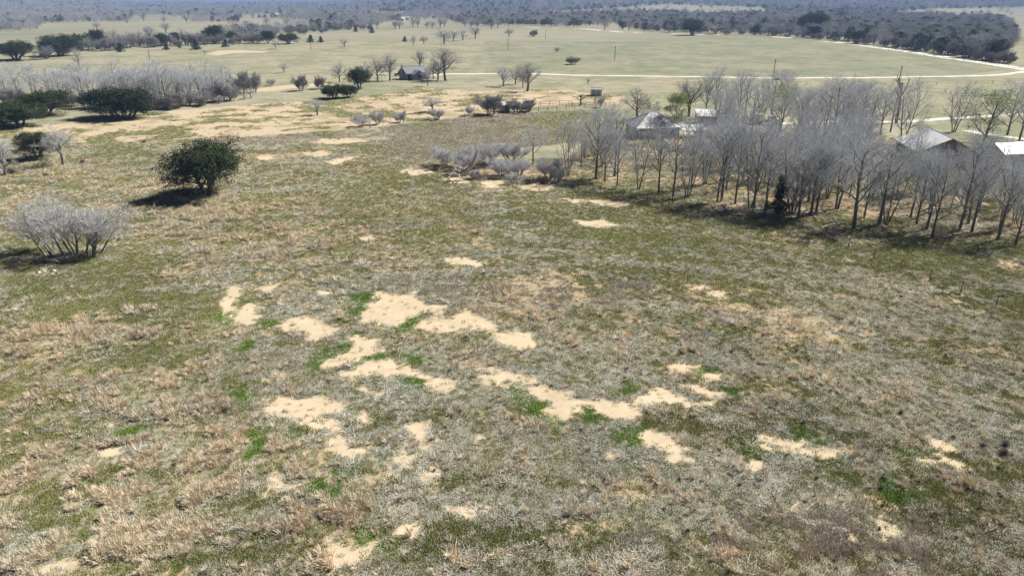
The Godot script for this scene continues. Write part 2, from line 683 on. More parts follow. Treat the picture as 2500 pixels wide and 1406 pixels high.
func scatter(called: String, label: String, mesh: Mesh, mat: Material, spots: PackedVector3Array, sizes: PackedFloat32Array, tints: PackedColorArray) -> void:
	if spots.is_empty():
		return
	var mm := MultiMesh.new()
	mm.transform_format = MultiMesh.TRANSFORM_3D
	mm.use_colors = true
	mm.mesh = mesh
	mm.instance_count = spots.size()
	for k in spots.size():
		var s := sizes[k]
		var b := Basis(Vector3.UP, rng.randf() * TAU).scaled(Vector3(s, s * rng.randf_range(0.75, 1.25), s))
		mm.set_instance_transform(k, Transform3D(b, spots[k]))
		mm.set_instance_color(k, tints[k])
	var o := MultiMeshInstance3D.new()
	o.name = numbered(called)
	o.multimesh = mm
	o.material_override = mat
	add_child(o)
	tag(o, label, "", "", "stuff")

func build_grass() -> void:
	var gm := tinted("dry_grass", 0.95, 0.55)
	var kinds := []
	# mesh variants: 0 matted grey, 1 straw bunch, 2 short green, 3 mauve weed
	kinds.append([tuft(15, 0.26, 1.05, 1.5, 0.3, 0.62, 0.03, 0.05, 0.35), tuft(14, 0.3, 0.95, 1.5, 0.3, 0.55, 0.032, 0.05, 0.5)])
	kinds.append([tuft(24, 0.13, 0.1, 0.75, 0.35, 0.72, 0.026, 0.12), tuft(20, 0.1, 0.15, 0.95, 0.3, 0.66, 0.028, 0.14)])
	kinds.append([tuft(16, 0.2, 0.2, 1.2, 0.09, 0.22, 0.034, 0.05), tuft(14, 0.24, 0.3, 1.3, 0.1, 0.24, 0.036, 0.06)])
	kinds.append([tuft(18, 0.2, 0.15, 1.1, 0.22, 0.5, 0.022, 0.02), tuft(16, 0.18, 0.2, 1.25, 0.2, 0.46, 0.024, 0.02)])
	var hue := [Color(0.56, 0.53, 0.455), Color(0.67, 0.58, 0.44), Color(0.25, 0.262, 0.095), Color(0.48, 0.42, 0.365)]
	var vivid := Color(0.195, 0.29, 0.05)
	var spots := []
	var sizes := []
	var tints := []
	for k in 8:
		spots.append(PackedVector3Array())
		sizes.append(PackedFloat32Array())
		tints.append(PackedColorArray())
	var clump := FastNoiseLite.new()
	clump.seed = 5
	clump.frequency = 0.22
	clump.fractal_octaves = 2
	var drift := FastNoiseLite.new()
	drift.seed = 8
	drift.frequency = 0.05
	var z := -29.0
	var a_end := AZ + 1.0
	while z > -285.0:
		var d := -z
		var cell := 0.118 + maxf(d - 32.0, 0.0) * 0.0021 if d < 153.0 else 0.38 + (d - 153.0) * 0.004
		var half := minf((d * cos(0.3907) + 32.0 * sin(0.3907)) * 0.737 + 5.0, 112.0 if d < 150.0 else 190.0)
		var x := -half
		while x < half:
			var px := x + rng.randf_range(-0.5, 0.5) * cell
			var pz := z + rng.randf_range(-0.5, 0.5) * cell
			x += cell
			var kind := 0
			if pz > a_end:
				kind = cover[clampi(int((pz - AZ) / AS), 0, AH - 1) * AW + clampi(int((px - AX) / AS), 0, AW - 1)]
			else:
				kind = mid_cover[clampi(int((pz - BZ) / BS), 0, BH - 1) * BW + clampi(int((px - BX) / BS), 0, BW - 1)]
				if kind == 7:
					continue
			var roll := rng.randf()
			if kind == 5:
				if roll > 0.022:
					continue
				kind = 1
			var cl := clump.get_noise_2d(px, pz)
			var grow := 1.0
			var tint := vivid
			var pick := kind
			if kind == 6:
				pick = 2
				if roll < 0.12:
					pick = 0
			elif kind == 4:
				if roll > 0.28:
					continue
				pick = 0 if roll < 0.08 else 3 if roll < 0.12 else 2 if roll < 0.22 else 1
			elif kind == 0:
				if roll < 0.33:
					pick = 2
				elif roll < 0.4:
					pick = 3 if roll < 0.37 else 1
				elif roll > 0.9 - cl * 0.3:
					continue
			elif roll < 0.42:
				pick = 2 if roll < 0.26 else 0 if roll < 0.37 else 3
			if pick == 1:
				if cl < -0.12 and d < 140.0:
					continue
				grow = 0.72 + clampf(cl + 0.15, 0.0, 0.6) * 1.25
			elif pick == 0:
				grow = 0.82 + cl * 0.75
			elif pick == 3:
				grow = 0.8 + cl * 0.7
			if not (kind == 6 and pick == 2):
				tint = hue[pick]
			var t := rng.randf_range(0.84, 1.16) * (1.0 + drift.get_noise_2d(px + pick * 300.0, pz) * 0.3)
			var warm := rng.randf_range(-0.05, 0.05) + drift.get_noise_2d(px - 700.0, pz) * 0.08
			tint = Color(tint.r * t * (1.0 + warm), tint.g * t, tint.b * t * (1.0 - warm))
			var far := 1.0 + maxf(d - 60.0, 0.0) * 0.0022
			var n := pick * 2 + (k_odd(px, pz))
			spots[n].append(Vector3(px, ground_height(px, pz), pz))
			sizes[n].append(grow * rng.randf_range(0.75, 1.25) * far)
			tints[n].append(tint)
		z -= cell
	var words := [["matted_grass", "matted pale grey grass lying flat over the pasture"], ["bunch_grass", "tan upright bunch grass growing in clumps over the pasture"], ["green_grass", "short green winter grass between the dead tufts"], ["dry_weeds", "mauve brown dry weeds standing over the pasture"]]
	var total := 0
	for n in 8:
		total += spots[n].size()
		scatter(words[n / 2][0], words[n / 2][1], kinds[n / 2][n % 2], gm, spots[n], sizes[n], tints[n])
	print("tufts ", total)

func k_odd(x: float, z: float) -> int:
	return int(absf(x * 37.0 + z * 53.0)) % 2

# ------------------------------------------------------------------ trees

func bent(dir: Vector3, angle: float, around: float) -> Vector3:
	var side := dir.cross(Vector3.UP if absf(dir.y) < 0.9 else Vector3.RIGHT).normalized()
	return dir.rotated(side, angle).rotated(dir, around)

func twig(g: Geo, root: Vector3, dir: Vector3, length: float, width: float, col: Color) -> void:
	var side := dir.cross(Vector3(rng.randf_range(-1, 1), rng.randf_range(-1, 1), rng.randf_range(-1, 1))).normalized() * width * 0.5
	g.tri(root - side, root + side, root + dir * length, col)

func spray(g: Geo, pts: PackedVector3Array, p: Dictionary, count: int) -> void:
	# fine twigs along a branch, each with a few side twigs
	var m := pts.size()
	for k in count:
		var t := rng.randf_range(0.15, 1.0) * (m - 1)
		var i := mini(int(t), m - 2)
		var at := pts[i].lerp(pts[i + 1], t - i)
		var along := (pts[i + 1] - pts[i]).normalized()
		var dir := (along * 0.8 + Vector3(rng.randf_range(-1, 1), rng.randf_range(-0.7, 1) + p.rise, rng.randf_range(-1, 1))).normalized()
		var length: float = p.twig * rng.randf_range(0.6, 1.3)
		var shade := rng.randf_range(0.75, 1.2)
		var col := Color(p.tint.r * shade, p.tint.g * shade, p.tint.b * shade)
		twig(g, at, dir, length, p.twig_w, col)
		for j in p.side:
			var s := at + dir * length * rng.randf_range(0.25, 0.85)
			var dd := (dir + Vector3(rng.randf_range(-1, 1), rng.randf_range(-0.8, 0.9), rng.randf_range(-1, 1)) * 0.9).normalized()
			twig(g, s, dd, length * rng.randf_range(0.35, 0.65), p.twig_w * 0.8, col)

func limb(gt: Geo, gc: Geo, at: Vector3, dir: Vector3, length: float, r0: float, depth: int, p: Dictionary, ends: Array) -> void:
	var seg := clampi(int(length / 0.55), 3, 9) if depth < 3 else 3
	var pts := PackedVector3Array([at])
	var rads := PackedFloat32Array([r0])
	var d := dir
	var tip: float = r0 * (p.keep if depth == 0 else 0.35)
	for k in seg:
		var wob: float = p.wob * ((0.3 if p.lens > 0.0 else 0.4) if depth == 0 else 1.0)
		d = (d + Vector3(rng.randf_range(-1, 1), rng.randf_range(-0.6, 0.8), rng.randf_range(-1, 1)) * wob + Vector3.UP * p.lift * (0.15 if depth > 0 else 0.1)).normalized()
		at += d * length / seg
		pts.append(at)
		rads.append(lerpf(r0, tip, float(k + 1) / seg))
	var tone := rng.randf_range(0.85, 1.12)
	var col := Color(p.bark.r * tone, p.bark.g * tone, p.bark.b * tone)
	if depth >= 2:
		col = col.lerp(Color(p.tint.r * tone, p.tint.g * tone, p.tint.b * tone), 0.55)
	(gt if depth < 2 else gc).tube(pts, rads, [7, 5, 4, 3, 3][depth], col)
	var last: int = p.depth
	if depth >= last - 1:
		spray(gc, pts, p, p.twigs if depth == last else int(p.twigs * 0.5))
	if depth == last:
		ends.append(pts[pts.size() - 1])
		return
	var n: int = p.kids[depth]
	var around := rng.randf() * TAU
	for k in n:
		var t: float = lerpf(p.from[depth], 1.0, (k + rng.randf() * 0.8) / n) * seg
		var i := mini(int(t), seg - 1)
		var s := pts[i].lerp(pts[i + 1], t - i)
		around += 2.4 + rng.randf_range(-0.5, 0.5)
		var ang: float = p.angle * rng.randf_range(0.7, 1.25) * (1.0 - 0.35 * t / seg)
		var dd := bent((pts[i + 1] - pts[i]).normalized(), ang, around)
		var ll: float = length * p.ratio[depth] * rng.randf_range(0.75, 1.2) * (1.15 - 0.45 * t / seg)
		if depth == 0 and p.lens > 0.0:
			ll = length * p.ratio[0] * rng.randf_range(0.7, 1.15) * (0.3 + 0.75 * sin(PI * clampf(t / seg, 0.0, 1.0) * 0.92))
		limb(gt, gc, s, dd, ll, maxf(rads[i] * rng.randf_range(0.5, 0.7), 0.014), depth + 1, p, ends)

func leaf(g: Geo, at: Vector3, size: float, col: Color) -> void:
	var a := Vector3(rng.randf_range(-1, 1), rng.randf_range(-1, 1), rng.randf_range(-1, 1)).normalized()
	var b := a.cross(Vector3(rng.randf_range(-1, 1), rng.randf_range(-1, 1), rng.randf_range(-1, 1))).normalized()
	a *= size * 0.5
	b *= size * 0.32
	g.quad(at - a, at + b, at + a, at - b, col)

func leaf_cluster(g: Geo, at: Vector3, radius: float, count: int, size: float, col: Color) -> void:
	for k in count:
		var o := Vector3(rng.randfn(), rng.randfn() * 0.7, rng.randfn()).limit_length(1.9) * radius * 0.5
		var t := rng.randf_range(0.7, 1.35)
		leaf(g, at + o, size * rng.randf_range(0.7, 1.3), Color(col.r * t, col.g * t, col.b * t))

func skirt(g: Geo, radius: float, low: float, high: float, count: int, leaves: int, size: float) -> void:
	# outer clumps of foliage that hang down round the crown
	for k in count:
		var a := rng.randf() * TAU
		var y := rng.randf_range(low, high)
		var r := radius * rng.randf_range(0.7, 1.0) * (0.88 + 0.12 * sin(a * 5.0 + k % 3)) * lerpf(0.86, 1.0, (y - low) / (high - low))
		var t := rng.randf_range(0.75, 1.3)
		leaf_cluster(g, Vector3(cos(a) * r, y, sin(a) * r), rng.randf_range(0.5, 0.85), leaves, size, Color(0.046 * t, 0.068 * t, 0.03 * t))

var protos := {}

func finish(key: String, gt: Geo, gc: Geo, gl: Geo, bark: Material, crown_mat: Material, leaf_mat: Material) -> void:
	# stand the plant straight: take the crown's lean out so that it balances over its base
	var sum := Vector3.ZERO
	var many := 0
	for g in [gl, gc, gt]:
		if g != null and g.v.size() > 0:
			for k in range(0, g.v.size(), 5):
				sum += g.v[k]
				many += 1
			break
	sum /= maxf(many, 1)
	if sum.y > 0.5 and not key.begins_with("dead"):
		for g in [gt, gc, gl]:
			if g == null:
				continue
			for k in g.v.size():
				var q: Vector3 = g.v[k]
				g.v[k] = Vector3(q.x - sum.x * q.y / sum.y * 0.85, q.y, q.z - sum.z * q.y / sum.y * 0.85)
	var top := 0.1
	var wide := 0.1
	for g in [gt, gc, gl]:
		if g == null:
			continue
		for k in range(0, g.v.size(), 3):
			var q: Vector3 = g.v[k]
			top = maxf(top, q.y)
	var rs := PackedFloat32Array()
	for g in [gt, gc, gl]:
		if g == null:
			continue
		for k in range(0, g.v.size(), 7):
			rs.append(absf(g.v[k].x))
			rs.append(absf(g.v[k].z))
	rs.sort()
	wide = rs[int(rs.size() * 0.985)] * 2.0
	protos[key] = {"h": top, "w": wide, "trunk": gt.mesh(), "crown": gc.mesh() if gc and gc.v.size() else null, "leaves": gl.mesh() if gl and gl.v.size() else null, "bark": bark, "cm": crown_mat, "lm": leaf_mat}
	print(key, " h ", snappedf(top, 0.1), " w ", snappedf(wide, 0.1), " tris ", (gt.ix.size() + (gc.ix.size() if gc else 0) + (gl.ix.size() if gl else 0)) / 3)

func make_protos() -> void:
	var wood := tinted("bark_and_twigs", 0.95)
	var leafy := tinted("leaves", 0.7, 0.35)
	var grove := {"wob": 0.14, "lift": 0.26, "keep": 0.22, "lens": 1.0, "depth": 3, "twigs": 8, "side": 2, "twig": 0.62, "twig_w": 0.0185, "rise": 0.3, "kids": [9, 6, 5], "from": [0.3, 0.22, 0.2], "angle": 0.8, "ratio": [0.45, 0.56, 0.55], "bark": Color(0.16, 0.155, 0.155), "tint": Color(0.58, 0.60, 0.65)}
	for k in 7:
		rng.seed = 100 + k
		var gt := Geo.new()
		var gc := Geo.new()
		var p := grove.duplicate()
		p.merge({"angle": [0.95, 0.8, 1.1, 0.9, 0.85, 1.15, 0.9][k], "from": [[0.2, 0.2, 0.2], [0.3, 0.2, 0.2], [0.25, 0.2, 0.2], [0.18, 0.2, 0.2], [0.32, 0.2, 0.2], [0.38, 0.2, 0.2], [0.15, 0.2, 0.2]][k], "kids": [[13, 6, 5], [11, 6, 5], [12, 5, 5], [8, 6, 5], [11, 6, 4], [10, 6, 5], [7, 6, 4]][k], "twigs": [6, 7, 5, 6, 5, 6, 6][k]}, true)
		var stems: int = [1, 1, 1, 2, 1, 1, 3][k]
		for j in stems:
			var lean := 0.0 if stems == 1 else 0.2
			limb(gt, gc, Vector3(0.25 * (j - (stems - 1) * 0.5), -0.2, 0.1 * j), Vector3(rng.randf_range(-.08, .08) + lean * (j - (stems - 1) * 0.5) * 1.4, 1, rng.randf_range(-.1, .1)).normalized(), 9.5 if stems == 1 else 8.5, 0.2 if stems == 1 else 0.15, 0, p, [])
		finish("grove_tree%d" % k, gt, gc, null, wood, wood, null)
	var oak := grove.duplicate()
	oak.merge({"lens": 0.0, "wob": 0.27, "lift": 0.14, "keep": 0.6, "kids": [9, 6, 5], "from": [0.38, 0.2, 0.2], "angle": 1.12, "ratio": [0.9, 0.58, 0.52], "bark": Color(0.17, 0.155, 0.145), "tint": Color(0.42, 0.42, 0.44), "twig": 0.6, "twigs": 10, "twig_w": 0.018}, true)
	for k in 3:
		rng.seed = 140 + k
		var gt := Geo.new()
		var gc := Geo.new()
		limb(gt, gc, Vector3(0, -0.2, 0), Vector3(0.05, 1, 0.02).normalized(), 5.6, 0.34, 0, oak, [])
		finish("post_oak%d" % k, gt, gc, null, wood, wood, null)
	var silver := oak.duplicate()
	silver.merge({"bark": Color(0.24, 0.225, 0.215), "tint": Color(0.54, 0.54, 0.56), "kids": [7, 5, 5], "from": [0.3, 0.2, 0.2], "lift": 0.4, "angle": 0.9}, true)
	for k in 2:
		rng.seed = 160 + k
		var gt := Geo.new()
		var gc := Geo.new()
		limb(gt, gc, Vector3(0, -0.2, 0), Vector3(0.1, 1, 0.1).normalized(), 4.0, 0.24, 0, silver, [])
		finish("silver_tree%d" % k, gt, gc, null, wood, wood, null)
	var mesq := silver.duplicate()
	mesq.merge({"depth": 2, "kids": [6, 5], "from": [0.25, 0.2], "ratio": [0.6, 0.55], "wob": 0.12, "lift": 0.55, "twigs": 18, "twig": 0.8, "side": 2, "rise": 0.8, "twig_w": 0.026, "angle": 0.6, "tint": Color(0.57, 0.57, 0.59)}, true)
	for k in 3:
		rng.seed = 170 + k
		var gt := Geo.new()
		var gc := Geo.new()
		for j in 7:
			var a := TAU * j / 7.0 + rng.randf_range(-.3, .3)
			var lean := rng.randf_range(0.25, 0.85)
			limb(gt, gc, Vector3(cos(a) * 0.15, -0.15, sin(a) * 0.15), Vector3(cos(a) * sin(lean), cos(lean), sin(a) * sin(lean)), rng.randf_range(2.6, 3.8), 0.075, 0, mesq, [])
		finish("mesquite%d" % k, gt, gc, null, wood, wood, null)
	var br := mesq.duplicate()
	br.merge({"twigs": 22, "twig": 0.6, "tint": Color(0.33, 0.32, 0.33), "bark": Color(0.2, 0.18, 0.17)}, true)
	for k in 2:
		rng.seed = 180 + k
		var gt := Geo.new()
		var gc := Geo.new()
		for j in 11:
			var a := TAU * j / 11.0 + rng.randf_range(-.3, .3)
			var lean := rng.randf_range(0.05, 0.8)
			limb(gt, gc, Vector3(cos(a) * 0.4, -0.15, sin(a) * 0.4), Vector3(cos(a) * sin(lean), cos(lean), sin(a) * sin(lean)), rng.randf_range(2.2, 3.6), 0.06, 0, br, [])
		finish("brush%d" % k, gt, gc, null, wood, wood, null)
	# the big pale thicket: a wide clump of leaning stems
	rng.seed = 190
	var dp := silver.duplicate()
	dp.merge({"depth": 3, "kids": [5, 5, 4], "from": [0.3, 0.2, 0.15], "ratio": [0.68, 0.6, 0.6], "wob": 0.3, "lift": 0.16, "twigs": 6, "twig": 0.62, "twig_w": 0.017, "bark": Color(0.2, 0.19, 0.19), "tint": Color(0.57, 0.56, 0.575), "angle": 0.75}, true)
	var dt := Geo.new()
	var dc := Geo.new()
	for s in [[-3.0, .3, -.75], [-2.4, -.4, -.45], [-1.9, .6, -.5], [-1.2, 0, -.15], [0.3, -.3, -.1], [0.7, .5, .05], [1.3, -.2, .12], [1.9, .3, .1], [2.4, 0, .2], [2.7, .5, .3], [2.9, -.4, .55], [2.0, -.9, .15], [1.1, .9, -.25], [-2.8, -.8, -.2]]:
		var dir := Vector3(sin(s[2]) + rng.randf_range(-.1, .1), cos(s[2]), rng.randf_range(-.35, .35)).normalized()
		limb(dt, dc, Vector3(s[0] * 0.75, -0.15, s[1]), dir, rng.randf_range(2.4, 4.2), rng.randf_range(0.06, 0.12), 0, dp, [])
	finish("dead_clump0", dt, dc, null, wood, wood, null)
	# live oaks
	var lo := {"lens": 0.0, "wob": 0.25, "lift": 0.3, "keep": 0.6, "depth": 3, "twigs": 2, "side": 1, "twig": 0.4, "twig_w": 0.02, "rise": 0.1, "kids": [8, 6, 5], "from": [0.3, 0.2, 0.2], "angle": 0.95, "ratio": [0.95, 0.6, 0.6], "bark": Color(0.11, 0.1, 0.09), "tint": Color(0.14, 0.13, 0.11)}
	for k in 3:
		rng.seed = 200 + k
		var gt := Geo.new()
		var gc := Geo.new()
		var gl := Geo.new()
		var ends := []
		for j in 3:
			var a := TAU * j / 3.0 + k
			limb(gt, gc, Vector3(cos(a) * 0.3, -0.2, sin(a) * 0.3), Vector3(cos(a) * 0.35, 1, sin(a) * 0.35).normalized(), 4.2, 0.26, 0, lo, ends)
		for e in ends:
			var t := rng.randf_range(0.75, 1.3)
			var col := Color(0.044 * t, 0.066 * t, 0.027 * t).lerp(Color(0.085, 0.085, 0.028), rng.randf() * 0.3)
			leaf_cluster(gl, e, rng.randf_range(0.5, 0.8), 40, 0.2, col)
		skirt(gl, 3.9, 2.7, 5.0, 70, 34, 0.2)
		finish("live_oak%d" % k, gt, gc, gl, wood, wood, leafy)
	rng.seed = 210
	var st := Geo.new()
	var sc := Geo.new()
	var sl := Geo.new()
	var se := []
	for j in 6:
		var x := -1.6 + j * 0.65
		limb(st, sc, Vector3(x, -0.2, rng.randf_range(-.7, .7)), Vector3(x * 0.28, 1, rng.randf_range(-.3, .3)).normalized(), 4.6, 0.22, 0, lo, se)
	for e in se:
		if rng.randf() < 0.62:
			var t := rng.randf_range(0.75, 1.3)
			leaf_cluster(sl, e, rng.randf_range(0.8, 1.3), 38, 0.27, Color(0.042 * t, 0.060 * t, 0.032 * t))
	skirt(sl, 5.6, 1.3, 5.2, 130, 34, 0.27)
	finish("spreading_oak0", st, sc, sl, wood, wood, leafy)
	# junipers: tight cones
	for k in 2:
		rng.seed = 220 + k
		var gt := Geo.new()
		var gl := Geo.new()
		gt.tube(PackedVector3Array([Vector3(0, -0.2, 0), Vector3(0.05, 2, 0), Vector3(0, 4.6, 0)]), PackedFloat32Array([0.16, 0.1, 0.02]), 6, Color(0.14, 0.11, 0.09))
		for j in 150:
			var y := pow(rng.randf(), 1.2) * 4.8
			var r := (1.0 - y / 5.2) * 1.75 * sqrt(rng.randf()) * (0.85 + 0.3 * sin(j * 2.1))
			var a := rng.randf() * TAU
			var t := rng.randf_range(0.7, 1.3)
			leaf_cluster(gl, Vector3(cos(a) * r, y + 0.35, sin(a) * r), 0.5, 26, 0.2, Color(0.036 * t, 0.058 * t, 0.026 * t))
		finish("juniper%d" % k, gt, null, gl, wood, wood, leafy)
	# trees in first leaf
	for k in 2:
		rng.seed = 230 + k
		var gt := Geo.new()
		var gc := Geo.new()
		var gl := Geo.new()
		var ends := []
		var p := grove.duplicate()
		p.merge({"twigs": 8, "bark": Color(0.12, 0.11, 0.1)}, true)
		limb(gt, gc, Vector3(0, -0.2, 0), Vector3(0.05, 1, 0.05).normalized(), 8.5, 0.2, 0, p, ends)
		for e in ends:
			if rng.randf() < 0.75:
				leaf_cluster(gl, e, 0.75, 26 if k == 0 else 11, 0.2, Color(0.30, 0.36, 0.04).lerp(Color(0.17, 0.23, 0.05), rng.randf()))
		finish("budding_tree%d" % k, gt, gc, gl, wood, wood, leafy)
	# dead snags
	for k in 2:
		rng.seed = 240 + k
		var gt := Geo.new()
		var p := oak.duplicate()
		p.merge({"depth": 2, "kids": [5, 3], "from": [0.4, 0.3], "twigs": 1, "ratio": [0.7, 0.5], "wob": 0.2}, true)
		limb(gt, gt, Vector3(0, -0.2, 0), Vector3(0.15, 1, 0).normalized(), 3.0, 0.22, 0, p, [])
		finish("dead_snag%d" % k, gt, null, null, wood, wood, null)

const VARIANTS := {"grove_tree": 7, "post_oak": 3, "silver_tree": 2, "mesquite": 3, "brush": 2, "dead_clump": 1, "live_oak": 3, "spreading_oak": 1, "juniper": 2, "budding_tree": 2, "dead_snag": 2}
const CALLED := {"grove_tree": "bare_tree", "post_oak": "bare_oak", "silver_tree": "silver_bare_tree", "mesquite": "bare_mesquite", "brush": "bare_bush", "dead_clump": "leafless_thicket", "live_oak": "live_oak", "spreading_oak": "live_oak", "juniper": "juniper", "budding_tree": "budding_tree", "dead_snag": "dead_tree"}
const SORT := {"grove_tree": "bare tree", "post_oak": "bare tree", "silver_tree": "bare tree", "mesquite": "bush", "brush": "bush", "dead_clump": "thicket", "live_oak": "evergreen tree", "spreading_oak": "evergreen tree", "juniper": "juniper", "budding_tree": "tree", "dead_snag": "dead tree"}
var rest := {}

func plant(kind: String, x: float, z: float, h: float, w: float, label: String, group := "") -> Node3D:
	var k: int = rest.get(kind, 0)
	rest[kind] = k + 1
	var p: Dictionary = protos["%s%d" % [kind, k % VARIANTS[kind]]]
	var turn := 0.0 if kind in ["dead_clump", "spreading_oak"] else rng.randf() * TAU
	var o := thing(CALLED[kind], label, SORT[kind], on_ground(x, z), turn, group)
	var sy: float = h / p.h
	var sx: float = w / p.w if w > 0.0 else sy
	sx = clampf(sx, sy * 0.55, sy * 1.9)
	o.scale = Vector3(sx, sy, sx)
	part_mesh("trunk", p.trunk, p.bark, o)
	if p.crown:
		part_mesh("crown", p.crown, p.cm, o)
	if p.leaves:
		part_mesh("foliage" if p.crown else "crown", p.leaves, p.lm, o)
	return o

const ORD := ["first", "second", "third", "fourth", "fifth", "sixth", "seventh", "eighth", "ninth", "tenth", "eleventh", "twelfth", "thirteenth", "fourteenth", "fifteenth", "sixteenth", "seventeenth", "eighteenth", "nineteenth"]
const TENS := ["", "", "twenty", "thirty", "forty", "fifty", "sixty", "seventy"]
const TENTH := ["", "", "twentieth", "thirtieth", "fortieth", "fiftieth", "sixtieth", "seventieth"]

func ordinal(k: int) -> String:
	if k < 20:
		return ORD[k - 1]
	if k % 10 == 0:
		return TENTH[k / 10]
	return TENS[k / 10] + "-" + ORD[k % 10 - 1]

func build_trees() -> void:
	make_protos()
	rng.seed = 300
	for t in TREES:
		plant(t[0], t[1], t[2], t[3], t[4], t[5])
	for row in ROWS:
		var n := 0
		for q in row[3]:
			n += 1
			plant(row[0] if q[2] == 0 else "live_oak", q[0], q[1], q[3], q[4], row[1] % ordinal(n), row[2])

func far_mesh(kind: int) -> ArrayMesh:
	rng.seed = 400 + kind
	var g := Geo.new()
	if kind < 2:
		g.tube(PackedVector3Array([Vector3(0, -1, 0), Vector3(0.1, 3, 0), Vector3(0, 6, 0.1)]), PackedFloat32Array([0.3, 0.22, 0.1]), 4, Color(0.14, 0.13, 0.12))
		for k in 420:
			var a := rng.randf() * TAU
			var y := rng.randf_range(0.0, 1.0)
			var r := sqrt(rng.randf()) * 4.4 * sqrt(maxf(1.0 - pow((y - 0.38) / 0.64, 2.0), 0.05))
			var at := Vector3(cos(a) * r, 2.2 + y * 7.2, sin(a) * r)
			var dir := (Vector3(cos(a) * r * 0.3, 0.9, sin(a) * r * 0.3) + Vector3(rng.randf_range(-1, 1), rng.randf_range(-1, 1), rng.randf_range(-1, 1))).normalized()
			var t := rng.randf_range(0.7, 1.25)
			twig(g, at, dir, rng.randf_range(0.9, 1.9), 0.15, Color(0.42 * t, 0.42 * t, 0.445 * t))
	else:
		g.tube(PackedVector3Array([Vector3(0, -1, 0), Vector3(0, 5, 0)]), PackedFloat32Array([0.35, 0.15]), 4, Color(0.1, 0.09, 0.08))
		for k in 46:
			var a := rng.randf() * TAU
			var y := rng.randf()
			var r := sqrt(rng.randf()) * 4.2 * sqrt(maxf(1.0 - pow((y - 0.35) / 0.66, 2.0), 0.04))
			var t := rng.randf_range(0.65, 1.35)
			leaf_cluster(g, Vector3(cos(a) * r, 2.2 + y * 6.6, sin(a) * r), 1.5, 12, 0.85, Color(0.06 * t, 0.08 * t, 0.04 * t))
	return g.mesh()

func build_woodland() -> void:
	var woods := polys(WOODS)
	var clear := polys(CLEARINGS)
	var dark := polys(DARKWOODS)
	var ever := FastNoiseLite.new()
	ever.seed = 17
	ever.frequency = 0.006
	ever.fractal_octaves = 3
	var spots := [PackedVector3Array(), PackedVector3Array(), PackedVector3Array()]
	var sizes := [PackedFloat32Array(), PackedFloat32Array(), PackedFloat32Array()]
	var tints := [PackedColorArray(), PackedColorArray(), PackedColorArray()]
	var meshes := [far_mesh(0), far_mesh(1), far_mesh(2)]
	rng.seed = 500
	var d := 330.0
	while d < 5600.0:
		var s := 5.0 + d * 0.0062
		var x := -d * 0.82
		while x < d * 0.82:
			var p := Vector2(x + rng.randf_range(-.6, .6) * s, -d + rng.randf_range(-.6, .6) * s)
			x += s
			var roll := rng.randf()
			var inside := 0.0
			for w in woods:
				if Geometry2D.is_point_in_polygon(p, w):
					inside = 1.0
					break
			if inside == 0.0:
				continue
			for c in clear:
				if Geometry2D.is_point_in_polygon(p, c):
					inside = 0.012
					break
			if roll > inside:
				continue
			var e := ever.get_noise_2d(p.x, p.y)
			var chance := 0.08 + clampf(e * 1.1, -0.06, 0.5)
			for c in dark:
				if Geometry2D.is_point_in_polygon(p, c):
					chance = maxf(chance, 0.2) + 0.14
					break
			var k := 2 if rng.randf() < chance else rng.randi() % 2
			var size := rng.randf_range(0.75, 1.25) * (1.0 + d * 0.00006) * (0.9 if k == 2 else 1.0)
			spots[k].append(on_ground(p.x, p.y, 0.2))
			sizes[k].append(size)
			var t := rng.randf_range(0.8, 1.2)
			tints[k].append(Color(t * rng.randf_range(.95, 1.05), t, t * rng.randf_range(.95, 1.05)))
		d += s
	var wm: Material = mats["bark_and_twigs"]
	scatter("bare_woodland", "grey leafless woods stretching to the horizon", meshes[0], wm, spots[0], sizes[0], tints[0])
	scatter("mixed_woodland", "lilac grey leafless woods mixed into the far hills", meshes[1], wm, spots[1], sizes[1], tints[1])
	scatter("evergreen_woodland", "dark evergreen trees scattered through the far woods", meshes[2], mats["leaves"], spots[2], sizes[2], tints[2])
	print("woods ", spots[0].size() + spots[1].size(), " ", spots[2].size())

# ------------------------------------------------------------------ fences, poles, logs

func post_geo(h: float, r: float, sides := 5) -> Geo:
	var g := Geo.new()
	g.tube(PackedVector3Array([Vector3(0, -0.15, 0), Vector3(0, h * 0.5, 0), Vector3(0, h, 0), Vector3(0, h + 0.01, 0)]), PackedFloat32Array([r, r, r * 0.95, 0.0]), sides, Color.WHITE)
	return g

func bar(g: Geo, a: Vector3, b: Vector3, r: float, sides := 4, col := Color.WHITE) -> void:
	g.tube(PackedVector3Array([a, a.lerp(b, 0.5), b]), PackedFloat32Array([r, r, r]), sides, col)

